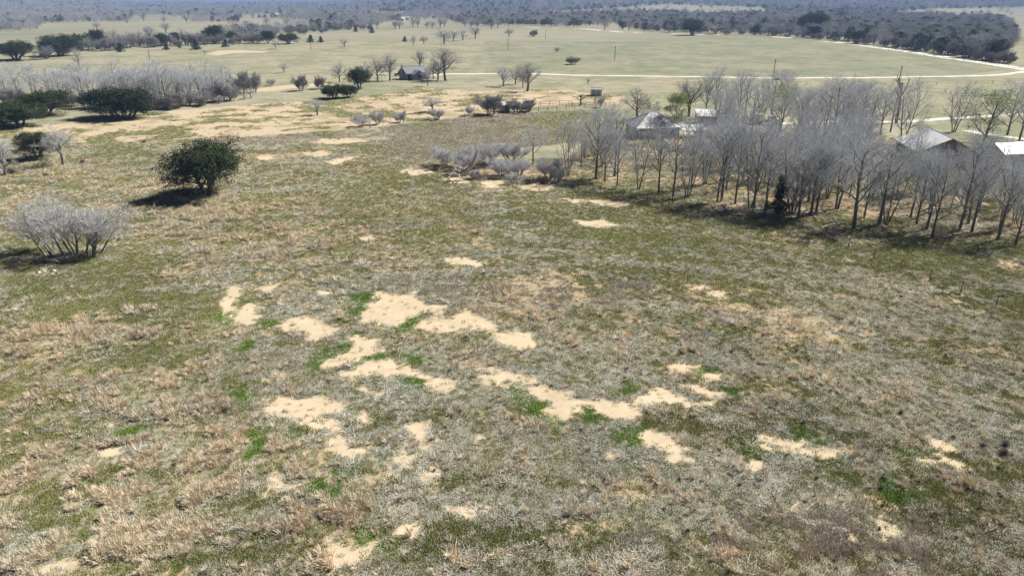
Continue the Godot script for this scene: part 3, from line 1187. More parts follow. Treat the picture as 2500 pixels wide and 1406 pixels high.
func fence(called: String, label: String, pts: Array, gap: float, h: float, r: float, rails: Array, rail_r: float, pm: Material, rm: Material, rail_name: String) -> void:
	var c := Curve3D.new()
	for k in range(0, pts.size(), 2):
		c.add_point(Vector3(pts[k], 0, pts[k + 1]))
	var run := c.get_baked_length()
	var count := maxi(int(run / gap), 1)
	var first := c.sample_baked(0.0)
	var base := on_ground(first.x, first.z)
	var o := thing(called, label, "fence", base)
	var pm_mesh := post_geo(h, r).mesh()
	var spots := []
	for k in count + 1:
		var p := c.sample_baked(run * k / count)
		var q := on_ground(p.x, p.z) - base
		spots.append(q)
		var m := part_mesh("post", pm_mesh, pm, o)
		m.position = q
		m.rotation = Vector3(rng.randf_range(-.05, .05), rng.randf() * 3.0, rng.randf_range(-.05, .05))
		m.scale = Vector3(1, rng.randf_range(0.92, 1.08), 1)
	for y in rails:
		for k in count:
			var g := Geo.new()
			var up := Vector3(0, y * h, 0)
			bar(g, spots[k] + up, spots[k + 1] + up + Vector3(0, rng.randf_range(-.02, .02), 0), rail_r, 4)
			part(rail_name, g, rm, o)

func build_fences() -> void:
	rng.seed = 600
	var steel := paint("rusty_steel", Color(0.09, 0.07, 0.06), 0.8)
	var grey := paint("weathered_post", Color(0.16, 0.14, 0.125), 0.95)
	fence("wire_fence", "wire fence on thin steel posts running past the grove down the pasture", FRONT_FENCE, 4.4, 1.45, 0.05, [0.4, 0.68, 0.95], 0.006, steel, steel, "wire")
	fence("corral_fence", "dark pipe rail fence along the front of the corral", CORRAL_FRONT, 3.4, 1.6, 0.085, [0.45, 0.72, 0.96], 0.05, steel, steel, "rail")
	fence("pen_fence", "rusty pipe rail fence at the back of the open pen", CORRAL_BACK, 3.2, 1.6, 0.075, [0.5, 0.95], 0.045, steel, steel, "rail")
	fence("sand_fence", "leaning wire fence with sparse posts along the sandy paddock", SAND_FENCE, 7.5, 1.4, 0.06, [0.55, 0.95], 0.008, grey, steel, "wire")
	fence("road_fence", "wire fence along the near side of the gravel road", ROAD_FENCE, 11.0, 1.5, 0.07, [0.55, 0.95], 0.008, grey, steel, "wire")
	fence("field_fence", "wire fence with brushy posts beyond the grove on the right", FIELD_FENCE, 9.0, 1.5, 0.08, [0.55, 0.95], 0.008, grey, steel, "wire")
	# little gate
	var gp: Array = GATE
	var o := thing("wire_gate", "small dark pipe gate at the corner of the sandy fence line", "gate", on_ground(gp[0], gp[1]), 0.3)
	var pg := post_geo(1.7, 0.09).mesh()
	for x in [-1.0, 1.0]:
		part_mesh("post", pg, grey, o).position = Vector3(x, 0, 0)
	for y in [0.4, 0.9, 1.4]:
		var g := Geo.new()
		bar(g, Vector3(-1, y, 0), Vector3(1, y, 0), 0.04)
		part("rail", g, steel, o)

func build_poles() -> void:
	rng.seed = 620
	var pole := paint("creosote_pole", Color(0.13, 0.10, 0.08), 0.9)
	var iron := paint("pole_iron", Color(0.3, 0.3, 0.3), 0.5, 0.6)
	for p in POLES:
		var o := thing("utility_pole", p[3], "utility pole", on_ground(p[0], p[1]), rng.randf_range(-.3, .3), "utility poles across the fields")
		var h: float = p[2]
		var g := Geo.new()
		g.tube(PackedVector3Array([Vector3(0, -0.4, 0), Vector3(0, h * 0.5, 0.02), Vector3(0.05, h, 0), Vector3(0.05, h + 0.03, 0)]), PackedFloat32Array([0.2, 0.17, 0.12, 0.0]), 7, Color.WHITE)
		part("pole", g, pole, o)
		g = Geo.new()
		g.tube(PackedVector3Array([Vector3(0.05, h, 0), Vector3(0.05, h + 0.15, 0), Vector3(0.05, h + 0.28, 0)]), PackedFloat32Array([0.05, 0.07, 0.03]), 6, Color.WHITE)
		part("insulator", g, iron, o)
		g = Geo.new()
		g.tube(PackedVector3Array([Vector3(0.25, h - 1.3, 0), Vector3(0.25, h - 0.9, 0), Vector3(0.25, h - 0.5, 0)]), PackedFloat32Array([0.13, 0.14, 0.12]), 8, Color.WHITE)
		part("transformer", g, iron, o)

func build_logs() -> void:
	rng.seed = 640
	var pale := tinted("dead_wood", 0.9)
	for l in LOGS:
		var a := on_ground(l[0], l[1])
		var b := on_ground(l[2], l[3]) - a
		var o := thing("pale_log", l[5], "log", a)
		var g := Geo.new()
		var r: float = l[4]
		var pts := PackedVector3Array()
		var rads := PackedFloat32Array()
		for k in 6:
			var t := k / 5.0
			pts.append(b * t + Vector3(0, r * 0.75 + 0.12 * sin(t * 3.0), 0) + Vector3(rng.randf_range(-.1, .1), 0, rng.randf_range(-.1, .1)))
			rads.append(r * (1.0 - 0.5 * t) if k > 0 else r * 0.9)
		g.tube(pts, rads, 8, Color(0.50, 0.46, 0.42))
		part("trunk", g, pale, o)
		for k in 3:
			g = Geo.new()
			var s := b * rng.randf_range(0.4, 0.95) + Vector3(0, r, 0)
			var d := (b.normalized() + Vector3(rng.randf_range(-1, 1), 0.7, rng.randf_range(-1, 1))).normalized() * rng.randf_range(0.6, 1.6)
			g.tube(PackedVector3Array([s, s + d * 0.5, s + d + Vector3(0, -0.1, 0)]), PackedFloat32Array([r * 0.3, r * 0.2, 0.02]), 5, Color(0.46, 0.43, 0.40))
			part("branch", g, pale, o)
	# the fallen white tree at the left end of the grove
	var f: Array = FALLEN
	var at := on_ground(f[0], f[1])
	var o := thing("fallen_tree", "bleached fallen tree arching over the sand at the thicket's left end", "dead tree", at)
	var g := Geo.new()
	g.tube(PackedVector3Array([Vector3(-2.6, 0.05, 2.2), Vector3(-1.9, 0.9, 1.2), Vector3(-0.6, 1.2, 0.5), Vector3(1.0, 1.5, -0.2), Vector3(2.4, 2.6, -0.8), Vector3(3.2, 4.4, -1.2), Vector3(3.5, 5.6, -1.4)]), PackedFloat32Array([0.13, 0.22, 0.34, 0.4, 0.36, 0.28, 0.16]), 9, Color(0.5, 0.47, 0.44))
	part("trunk", g, pale, o)
	for k in 16:
		g = Geo.new()
		var t := rng.randf()
		var s := Vector3(-0.6, 1.1, 0.5).lerp(Vector3(1.6, 1.8, -0.3), t)
		var d := Vector3(rng.randf_range(-1, 0.8), rng.randf_range(-0.45, 0.5), rng.randf_range(-0.6, 1.0)).normalized() * rng.randf_range(2.0, 4.2)
		var e := s + d
		e.y = maxf(e.y, 0.05)
		g.tube(PackedVector3Array([s, s.lerp(e, 0.4) + Vector3(0, 0.3, 0), s.lerp(e, 0.75), e]), PackedFloat32Array([0.14, 0.1, 0.07, 0.02]), 5, Color(0.36, 0.33, 0.31) if k % 3 else Color(0.5, 0.47, 0.44))
		part("branch", g, pale, o)
	# brush pile by the thicket
	var bp: Array = BRUSHPILE
	o = thing("brush_pile", "low heap of pale dead branches in front of the leafless thicket", "brush pile", on_ground(bp[0], bp[1]))
	for k in 60:
		g = Geo.new()
		var x := rng.randf_range(-4.5, 3.0)
		var s := Vector3(x, rng.randf_range(0.02, 0.25), rng.randf_range(-0.6, 0.6))
		var e := s + Vector3(rng.randf_range(-2.8, 2.2), rng.randf_range(0.0, 0.55), rng.randf_range(-.7, .7))
		g.tube(PackedVector3Array([s, s.lerp(e, 0.5) + Vector3(0, 0.3, 0.1), e]), PackedFloat32Array([0.07, 0.055, 0.02]), 5, Color(0.42, 0.40, 0.38) * rng.randf_range(0.55, 1.15))
		part("branch", g, pale, o)

func build_bushes() -> void:
	rng.seed = 660
	var chalk := weathered("pale_stone", Color(0.55, 0.53, 0.5), Color(0.72, 0.70, 0.67), 1.5, 0.9)
	for q in STONES:
		var g := Geo.new()
		var pts := PackedVector3Array()
		var rads := PackedFloat32Array()
		for k in 6:
			var t := k / 5.0
			pts.append(Vector3(0.05 * sin(k * 2.0), -0.08 + 0.4 * t, 0.04 * cos(k * 3.0)))
			rads.append(maxf(0.34 * sin(PI * clampf(0.18 + t * 0.82, 0.0, 1.0)) * (1.0 + 0.15 * sin(k * 4.1)), 0.0))
		g.tube(pts, rads, 9, Color.WHITE)
		var st := top_mesh("pale_stone", g, chalk, q[2], "stone")
		st.position = on_ground(q[0], q[1])
		st.scale = Vector3(1.2, 0.8, 0.9)
		st.rotation.y = q[0]
	var wood: Material = mats["bark_and_twigs"]
	var variants := []
	for v in 3:
		var g := Geo.new()
		for k in 300:
			var a := rng.randf() * TAU
			var lean := rng.randf_range(0.0, 1.35)
			var dir := Vector3(cos(a) * sin(lean), cos(lean), sin(a) * sin(lean))
			var s := dir * rng.randf_range(0.0, 0.35)
			var t := rng.randf_range(0.6, 1.3)
			twig(g, s + Vector3(0, 0.02, 0), (dir + Vector3(rng.randf_range(-1, 1), rng.randf_range(-.6, .8), rng.randf_range(-1, 1)) * 0.5).normalized(), rng.randf_range(0.25, 0.65), 0.022, Color(0.215 * t, 0.175 * t, 0.165 * t))
		var st := Geo.new()
		for k in 7:
			var a := TAU * k / 7.0
			st.tube(PackedVector3Array([Vector3(0, -0.08, 0), Vector3(cos(a) * 0.12, 0.2, sin(a) * 0.12), Vector3(cos(a) * 0.35, 0.5, sin(a) * 0.35)]), PackedFloat32Array([0.03, 0.022, 0.008]), 4, Color(0.12, 0.1, 0.09))
		variants.append([st.mesh(), g.mesh()])
	for b in BUSHES:
		var o := thing("dark_bush", b[3], "bush", on_ground(b[0], b[1]), rng.randf() * TAU, "small dark dry bushes in the pasture")
		var s: float = b[2] * 0.5 / 0.75
		o.scale = Vector3(s, s * 0.95, s)
		var v: Array = variants[rng.randi() % 3]
		part_mesh("stem", v[0], wood, o)
		part_mesh("crown", v[1], wood, o)

# ------------------------------------------------------------------ buildings

func window(o: Node, at: Vector3, w: float, h: float, turn: float, frame_mat: Material, glass: Material) -> void:
	var g := Geo.new()
	for r in [[-w / 2 - .07, -.07, -w / 2, h + .07], [w / 2, -.07, w / 2 + .07, h + .07], [-w / 2, h, w / 2, h + .07], [-w / 2, -.07, w / 2, 0]]:
		g.box(Vector3(r[0], r[1], -0.03), Vector3(r[2], r[3], 0.05))
	var f := part("window", g, frame_mat, o)
	f.position = at
	f.rotation.y = turn
	g = Geo.new()
	g.box(Vector3(-w / 2, 0, -0.02), Vector3(w / 2, h, 0.015))
	part("pane", g, glass, f)

func gable(o: Node, L: float, D: float, eave: float, ridge: float, over: float, wall: Material, roof: Material, trim: Material) -> void:
	# ridge along x, centred on the origin; walls as four slabs, two roof slopes
	var x := L / 2
	var z := D / 2
	var t := 0.12
	var g := Geo.new()
	g.box(Vector3(-x, -0.2, z - t), Vector3(x, eave, z))
	part("wall", g, wall, o)
	g = Geo.new()
	g.box(Vector3(-x, -0.2, -z), Vector3(x, eave, -z + t))
	part("wall", g, wall, o)
	for s in [-1.0, 1.0]:
		g = Geo.new()
		var a: float = s * x
		var b: float = s * (x - t)
		var zz := z - t - 0.002
		var pent := [Vector3(0, -0.2, zz), Vector3(0, -0.2, -zz), Vector3(0, eave, -zz), Vector3(0, ridge - 0.12, 0), Vector3(0, eave, zz)]
		var outer := []
		var inner := []
		for q in pent:
			outer.append(q + Vector3(a, 0, 0))
			inner.append(q + Vector3(b, 0, 0))
		if s < 0.0:
			outer.reverse()
		else:
			inner.reverse()
		g.face(outer)
		g.face(inner)
		part("wall", g, wall, o)
	var slope := (ridge - eave) / z
	var low := eave - over * slope
	for s in [-1.0, 1.0]:
		g = Geo.new()
		var e := Vector3(0, low + 0.1, s * (z + over))
		var r := Vector3(0, ridge + 0.1, s * 0.01)
		var X := Vector3(x + over, 0, 0)
		if s > 0.0:
			g.slab([e - X, e + X, r + X, r - X], 0.09)
		else:
			g.slab([e + X, e - X, r - X, r + X], 0.09)
		var ro := part("roof", g, roof, o)
		var seam := Geo.new()
		var count := int((L + over * 2) / 0.9)
		for k in range(1, count):
			var px := -x - over + (L + 2 * over) * k / count
			var up := Vector3(0, 0.02, 0)
			bar(seam, e + Vector3(px, 0, 0) + up, r + Vector3(px, 0, 0) + up, 0.022, 3)
		var so := part("roof_seams", seam, roof, ro)
		so.set_meta("kind", "stuff")
	g = Geo.new()
	bar(g, Vector3(-x - over, ridge + 0.12, 0), Vector3(x + over, ridge + 0.12, 0), 0.09, 5)
	part("ridge_cap", g, trim, o)
	for s in [-1.0, 1.0]:
		g = Geo.new()
		g.box(Vector3(-x - over, low - 0.14, s * (z + over) - 0.03), Vector3(x + over, low + 0.02, s * (z + over) + 0.03))
		part("fascia", g, trim, o)

func door(o: Node, at: Vector3, w: float, h: float, turn: float, m: Material, knob: Material) -> void:
	var g := Geo.new()
	g.box(Vector3(-w / 2, 0, -0.02), Vector3(w / 2, h, 0.05))
	var d := part("door", g, m, o)
	d.position = at
	d.rotation.y = turn
	g = Geo.new()
	g.box(Vector3(w * 0.32, h * 0.45, 0.05), Vector3(w * 0.4, h * 0.5, 0.1))
	part("handle", g, knob, d)

func build_farm() -> void:
	rng.seed = 700
	var tin := weathered("tin_roof", Color(0.64, 0.65, 0.66), Color(0.80, 0.81, 0.82), 0.12, 0.38, 0.0)  # sheet metal with its glare put into the colour: near white, no metallic shine
	var old_tin := weathered("old_tin", Color(0.30, 0.31, 0.33), Color(0.55, 0.56, 0.58), 0.15, 0.5, 0.3)
	var slate := weathered("grey_shingle", Color(0.17, 0.18, 0.20), Color(0.26, 0.27, 0.30), 0.2, 0.85)
	var blue_wall := weathered("blue_grey_siding", Color(0.24, 0.27, 0.32), Color(0.30, 0.33, 0.38), 0.2, 0.8)
	var dark_wall := weathered("brown_siding", Color(0.13, 0.10, 0.09), Color(0.20, 0.16, 0.14), 0.2, 0.85)
	var pale_wall := weathered("cream_siding", Color(0.27, 0.24, 0.21), Color(0.35, 0.32, 0.28), 0.2, 0.85)
	var white := paint("white_paint", Color(0.78, 0.78, 0.76), 0.5)
	var dark := paint("dark_paint", Color(0.05, 0.05, 0.055), 0.6)
	var glass := paint("window_glass", Color(0.03, 0.035, 0.045), 0.12)
	var brick := paint("chimney_brick", Color(0.42, 0.38, 0.35), 0.9)
	var black := paint("tyre_rubber", Color(0.025, 0.025, 0.027), 0.85)
	# blue-grey house
	var o := thing("farmhouse", "small blue-grey house with a dark gabled roof between bare oaks", "house", on_ground(HOUSE[0], HOUSE[1]), 0.62)
	gable(o, 10.5, 7.6, 2.9, 5.3, 0.5, blue_wall, slate, dark)
	var wing := Geo.new()
	wing.box(Vector3(-3.2, -0.2, 3.802), Vector3(1.8, 2.5, 6.6))
	part("wing_wall", wing, blue_wall, o)
	wing = Geo.new()
	wing.face([Vector3(-3.2, 2.5, 6.6), Vector3(1.8, 2.5, 6.6), Vector3(-0.7, 4.0, 6.6)])
	part("wing_gable", wing, blue_wall, o)
	for s in [-1.0, 1.0]:
		wing = Geo.new()
		var e := Vector3(-0.7 + s * 2.9, 2.36, 0)
		var r := Vector3(-0.7, 4.1, 0)
		if s < 0.0:
			wing.slab([e + Vector3(0, 0, 3.2), e + Vector3(0, 0, 7.0), r + Vector3(0, 0, 7.0), r + Vector3(0, 0, 1.6)], 0.09)
		else:
			wing.slab([e + Vector3(0, 0, 7.0), e + Vector3(0, 0, 3.2), r + Vector3(0, 0, 1.6), r + Vector3(0, 0, 7.0)], 0.09)
		part("wing_roof", wing, slate, o)
	var ch := Geo.new()
	ch.box(Vector3(-5.95, -0.2, -0.5), Vector3(-5.27, 6.1, 0.5))
	part("chimney", ch, brick, o)
	window(o, Vector3(-0.7, 0.9, 6.62), 1.5, 1.2, 0.0, white, glass)
	window(o, Vector3(3.4, 0.9, 3.82), 1.2, 1.2, 0.0, white, glass)
	window(o, Vector3(-5.27, 0.9, 2.2), 1.1, 1.2, -PI / 2, white, glass)
	door(o, Vector3(-4.3, 0.0, 3.81), 1.0, 2.1, 0.0, dark, brick)
	# tin shed by the corral
	o = thing("tin_shed", "small grey tin shed standing at the back of the corral", "shed", on_ground(SHED[0], SHED[1]), -0.25)
	gable(o, 4.2, 3.0, 2.2, 2.6, 0.12, old_tin, old_tin, dark)
	for k in 7:
		var g := Geo.new()
		g.box(Vector3(-2.05 + k * 0.6, 0, 1.502), Vector3(-1.55 + k * 0.6, 2.1, 1.525 + 0.008 * (k % 2)))
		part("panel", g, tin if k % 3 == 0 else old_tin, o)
	# teal-roofed pump house in the corral brush
	o = thing("pump_house", "little pump house with a pale pitched roof inside the corral brush", "shed", on_ground(PUMP[0], PUMP[1]), 0.2)
	var teal := weathered("teal_siding", Color(0.22, 0.3, 0.29), Color(0.30, 0.38, 0.36), 0.3, 0.8)
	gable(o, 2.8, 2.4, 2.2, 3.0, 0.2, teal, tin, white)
	door(o, Vector3(0.3, 0, 1.21), 0.8, 1.8, 0.0, dark, brick)
	# hip roofed house
	o = thing("hip_roof_house", "farmhouse under a pale grey hipped tin roof at the grove's left", "house", on_ground(HIP[0], HIP[1]), 0.18)
	var g := Geo.new()
	for w in [[-5.5, -4.6, 5.5, -4.48], [-5.5, 4.48, 5.5, 4.6], [-5.5, -4.476, -5.38, 4.476], [5.38, -4.476, 5.5, 4.476]]:
		g = Geo.new()
		g.box(Vector3(w[0], -0.2, w[1]), Vector3(w[2], 2.8, w[3]))
		part("wall", g, pale_wall, o)
	var A := Vector3(-6.2, 2.7, 5.3)
	var B := Vector3(6.2, 2.7, 5.3)
	var C := Vector3(6.2, 2.7, -5.3)
	var D := Vector3(-6.2, 2.7, -5.3)
	var R0 := Vector3(-0.8, 5.9, 0)
	var R1 := Vector3(0.8, 5.9, 0)
	for f in [[A, B, R1, R0], [B, C, R1], [C, D, R0, R1], [D, A, R0]]:
		g = Geo.new()
		g.slab(f, 0.08)
		part("roof", g, old_tin, o)
	for f in [[A, R0], [B, R1], [C, R1], [D, R0], [R0, R1]]:
		g = Geo.new()
		bar(g, f[0] + Vector3(0, 0.05, 0), f[1] + Vector3(0, 0.05, 0), 0.08, 5)
		part("hip_cap", g, white, o)
	# low porch along its right side, two strips of white fascia
	for y in [[2.5, 0.0], [2.0, 1.9]]:
		g = Geo.new()
		g.slab([Vector3(5.6, y[0], 4.4 + y[1]), Vector3(12.4, y[0], 4.4 + y[1]), Vector3(12.4, y[0] + 0.4, 2.4 + y[1]), Vector3(5.6, y[0] + 0.4, 2.4 + y[1])], 0.08)
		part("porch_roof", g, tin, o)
	for x in [6.0, 9.0, 12.1]:
		g = Geo.new()
		g.box(Vector3(x, -0.2, 5.9), Vector3(x + 0.14, 1.98, 6.04))
		part("porch_post", g, white, o)
		g = Geo.new()
		g.box(Vector3(x, -0.2, 2.6), Vector3(x + 0.14, 2.72, 2.74))
		part("porch_post", g, white, o)
	for x in [-3.2, 0.2, 3.4]:
		window(o, Vector3(x, 0.9, 4.62), 1.2, 1.2, 0.0, white, glass)
	door(o, Vector3(-1.5, 0, 4.61), 1.0, 2.1, 0.0, dark, brick)
	# white roofed open shed
	o = thing("open_shed", "open-fronted shed with a bright white sheet roof behind the grove", "shed", on_ground(WHITE_SHED[0], WHITE_SHED[1]), -0.12)
	g = Geo.new()
	g.slab([Vector3(-4.2, 2.5, 3.2), Vector3(4.2, 2.5, 3.2), Vector3(4.2, 3.6, -3.0), Vector3(-4.2, 3.6, -3.0)], 0.07)
	part("roof", g, white, o)
	for w in [[-4.0, -2.9, 4.0, -2.8, 3.4], [-4.0, -2.79, -3.9, 2.4, 2.5], [3.9, -2.79, 4.0, 2.4, 2.5]]:
		g = Geo.new()
		g.box(Vector3(w[0], -0.2, w[1]), Vector3(w[2], w[4], w[3]))
		part("wall", g, dark_wall, o)
	for x in [-4.0, -1.4, 1.3, 3.9]:
		g = Geo.new()
		g.box(Vector3(x, -0.2, 2.9), Vector3(x + 0.12, 2.5, 3.02))
		part("post", g, dark, o)
	# big tin-roofed barn and the small barn
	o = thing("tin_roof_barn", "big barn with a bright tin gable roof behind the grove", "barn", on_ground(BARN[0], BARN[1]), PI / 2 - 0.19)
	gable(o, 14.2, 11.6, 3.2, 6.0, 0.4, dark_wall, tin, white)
	door(o, Vector3(-7.11, 0, 1.0), 2.8, 2.6, -PI / 2, dark, brick)
	window(o, Vector3(-7.12, 1.0, -3.2), 1.1, 1.0, -PI / 2, white, glass)
	window(o, Vector3(2.0, 1.0, -5.82), 1.1, 1.0, PI, white, glass)
	o = thing("small_barn", "small dark barn with a streaked tin roof at the right edge", "barn", on_ground(SMALL_BARN[0], SMALL_BARN[1]), 0.22)
	gable(o, 9.0, 6.0, 2.6, 4.3, 0.35, dark_wall, old_tin, dark)
	door(o, Vector3(-4.51, 0, 0.4), 1.6, 2.1, -PI / 2, dark, brick)
	door(o, Vector3(1.5, 0, 3.01), 2.2, 2.2, 0.0, dark, brick)
	# truck with a box body
	o = thing("white_truck", "white flatbed truck with a pale cargo box parked behind the grove", "truck", on_ground(TRUCK[0], TRUCK[1]), 0.1)
	g = Geo.new()
	g.box(Vector3(-4.0, 0.85, -1.1), Vector3(1.3, 1.05, 1.1))
	part("bed", g, dark, o)
	g = Geo.new()
	g.box(Vector3(-3.9, 1.052, -1.05), Vector3(-0.6, 3.0, 1.05))
	part("cargo_box", g, white, o)
	g = Geo.new()
	g.slab([Vector3(1.35, 0.7, 1.0), Vector3(1.35, 0.7, -1.0), Vector3(1.35, 2.5, -0.9), Vector3(1.35, 2.5, 0.9)], -0.02)
	g.face([Vector3(1.35, 0.7, 1.0), Vector3(3.0, 0.7, 1.0), Vector3(3.0, 1.6, 1.0), Vector3(2.4, 2.5, 0.9), Vector3(1.35, 2.5, 0.9)])
	g.face([Vector3(3.0, 0.7, -1.0), Vector3(1.35, 0.7, -1.0), Vector3(1.35, 2.5, -0.9), Vector3(2.4, 2.5, -0.9), Vector3(3.0, 1.6, -1.0)])
	g.face([Vector3(1.35, 2.5, 0.9), Vector3(2.4, 2.5, 0.9), Vector3(2.4, 2.5, -0.9), Vector3(1.35, 2.5, -0.9)])
	g.box(Vector3(3.002, 0.6, -0.98), Vector3(4.4, 1.55, 0.98))
	part("cab", g, white, o)
	g = Geo.new()
	g.face([Vector3(3.02, 1.62, 0.92), Vector3(3.02, 1.62, -0.92), Vector3(2.44, 2.46, -0.84), Vector3(2.44, 2.46, 0.84)])
	part("windscreen", g, glass, o)
	g = Geo.new()
	g.face([Vector3(1.6, 1.6, 1.015), Vector3(2.8, 1.6, 1.015), Vector3(2.35, 2.35, 0.935), Vector3(1.6, 2.35, 0.935)])
	part("side_window", g, glass, o)
	for x in [-2.8, -1.7, 3.6]:
		for z in [-0.95, 0.95]:
			g = Geo.new()
			g.tube(PackedVector3Array([Vector3(0, 0, -0.14), Vector3(0, 0, -0.139), Vector3(0, 0, 0.139), Vector3(0, 0, 0.14)]), PackedFloat32Array([0.0, 0.45, 0.45, 0.0]), 14, Color.WHITE)
			var wh := part("wheel", g, black, o)
			wh.position = Vector3(x, 0.45, z)
			g = Geo.new()
			g.tube(PackedVector3Array([Vector3(0, 0, -0.15), Vector3(0, 0, -0.149), Vector3(0, 0, 0.149), Vector3(0, 0, 0.15)]), PackedFloat32Array([0.0, 0.24, 0.24, 0.0]), 12, Color.WHITE)
			part("rim", g, white, wh)
	for z in [-0.8, 0.8]:
		g = Geo.new()
		g.box(Vector3(4.402, 1.0, z - 0.15), Vector3(4.43, 1.25, z + 0.15))
		part("headlight", g, glass, o)
	# parked car and small lean-to near the blue-grey house
	o = thing("parked_car", "pale blue car parked behind the left end of the blue-grey house", "car", on_ground(CAR[0], CAR[1]), 0.1)
	var car_blue := paint("car_blue", Color(0.32, 0.38, 0.46), 0.3, 0.2)
	g = Geo.new()
	g.slab([Vector3(-2.3, 0.95, 0.88), Vector3(2.3, 0.85, 0.88), Vector3(2.3, 0.85, -0.88), Vector3(-2.3, 0.95, -0.88)], 0.6)
	part("body", g, car_blue, o)
	g = Geo.new()
	g.slab([Vector3(-1.5, 1.55, 0.7), Vector3(0.6, 1.55, 0.7), Vector3(0.6, 1.55, -0.7), Vector3(-1.5, 1.55, -0.7)], 0.06)
	part("car_roof", g, white, o)
	g = Geo.new()
	var low := [Vector3(-2.1, 0.95, 0.84), Vector3(1.3, 0.88, 0.84), Vector3(1.3, 0.88, -0.84), Vector3(-2.1, 0.95, -0.84)]
	var hi := [Vector3(-1.5, 1.49, 0.7), Vector3(0.6, 1.49, 0.7), Vector3(0.6, 1.49, -0.7), Vector3(-1.5, 1.49, -0.7)]
	for k in 4:
		g.quad(low[k], low[(k + 1) % 4], hi[(k + 1) % 4], hi[k])
	part("windows", g, glass, o)
	for x in [-1.4, 1.4]:
		for z in [-0.8, 0.8]:
			g = Geo.new()
			g.tube(PackedVector3Array([Vector3(0, 0, -0.1), Vector3(0, 0, -0.099), Vector3(0, 0, 0.099), Vector3(0, 0, 0.1)]), PackedFloat32Array([0.0, 0.33, 0.33, 0.0]), 12, Color.WHITE)
			var wh := part("wheel", g, black, o)
			wh.position = Vector3(x, 0.33, z)
			g = Geo.new()
			g.tube(PackedVector3Array([Vector3(0, 0, -0.11), Vector3(0, 0, -0.109), Vector3(0, 0, 0.109), Vector3(0, 0, 0.11)]), PackedFloat32Array([0.0, 0.18, 0.18, 0.0]), 10, Color.WHITE)
			part("rim", g, white, wh)
	o = thing("carport", "small white-topped open shelter between the bare oaks left of the house", "shelter", on_ground(CARPORT[0], CARPORT[1]), 0.05)
	g = Geo.new()
	g.slab([Vector3(-1.6, 2.0, 1.1), Vector3(1.6, 2.0, 1.1), Vector3(1.6, 2.2, -1.1), Vector3(-1.6, 2.2, -1.1)], 0.08)
	part("roof", g, white, o)
	for x in [-1.5, 1.4]:
		for z in [-1.0, 0.9]:
			g = Geo.new()
			g.box(Vector3(x, -0.1, z), Vector3(x + 0.1, 2.02, z + 0.1))
			part("post", g, white, o)
	# meter box by the tall pole
	o = thing("pump_jack_box", "low dark equipment box at the foot of the tall pole", "equipment box", on_ground(METER[0], METER[1]), 0.1)
	g = Geo.new()
	g.box(Vector3(-1.0, -0.1, -0.6), Vector3(1.0, 0.9, 0.6))
	part("cabinet", g, dark_wall, o)
	g = Geo.new()
	g.slab([Vector3(-1.1, 1.0, 0.7), Vector3(1.1, 1.0, 0.7), Vector3(1.1, 1.0, -0.7), Vector3(-1.1, 1.0, -0.7)], 0.08)
	part("lid", g, old_tin, o)
	# tiny white houses in the far woods
	for h in FAR_HOUSES:
		o = thing("far_farmhouse", h[2], "house", on_ground(h[0], h[1]), rng.randf_range(-.5, .5), "tiny white houses in the far woods")
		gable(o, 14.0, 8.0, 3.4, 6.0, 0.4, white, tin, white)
		for x in [-4.0, 0.0, 4.0]:
			window(o, Vector3(x, 1.0, 4.02), 1.4, 1.4, 0.0, white, glass)

func _ready() -> void:
	stage()
	lut.resize(1024)
	for k in 1024:
		lut[k] = int(roundf(Color(k / 1023.0, 0, 0).linear_to_srgb().r * 255.0))
	rng.seed = 1
	sand_polys = polys(SANDS)
	vivid_polys = polys(VIVIDS)
	var t0 := Time.get_ticks_msec()
	build_ground()
	print("ground ", Time.get_ticks_msec() - t0)
	build_roads()
	build_trees()
	print("trees ", Time.get_ticks_msec() - t0)
	build_woodland()
	build_farm()
	build_fences()
	build_poles()
	build_logs()
	build_bushes()
	print("things ", Time.get_ticks_msec() - t0)
	rng.seed = 900
	build_grass()
	print("grass ", Time.get_ticks_msec() - t0)

# ------------------------------------------------------------------ layout in metres (x east, z south; the camera stands at the origin)

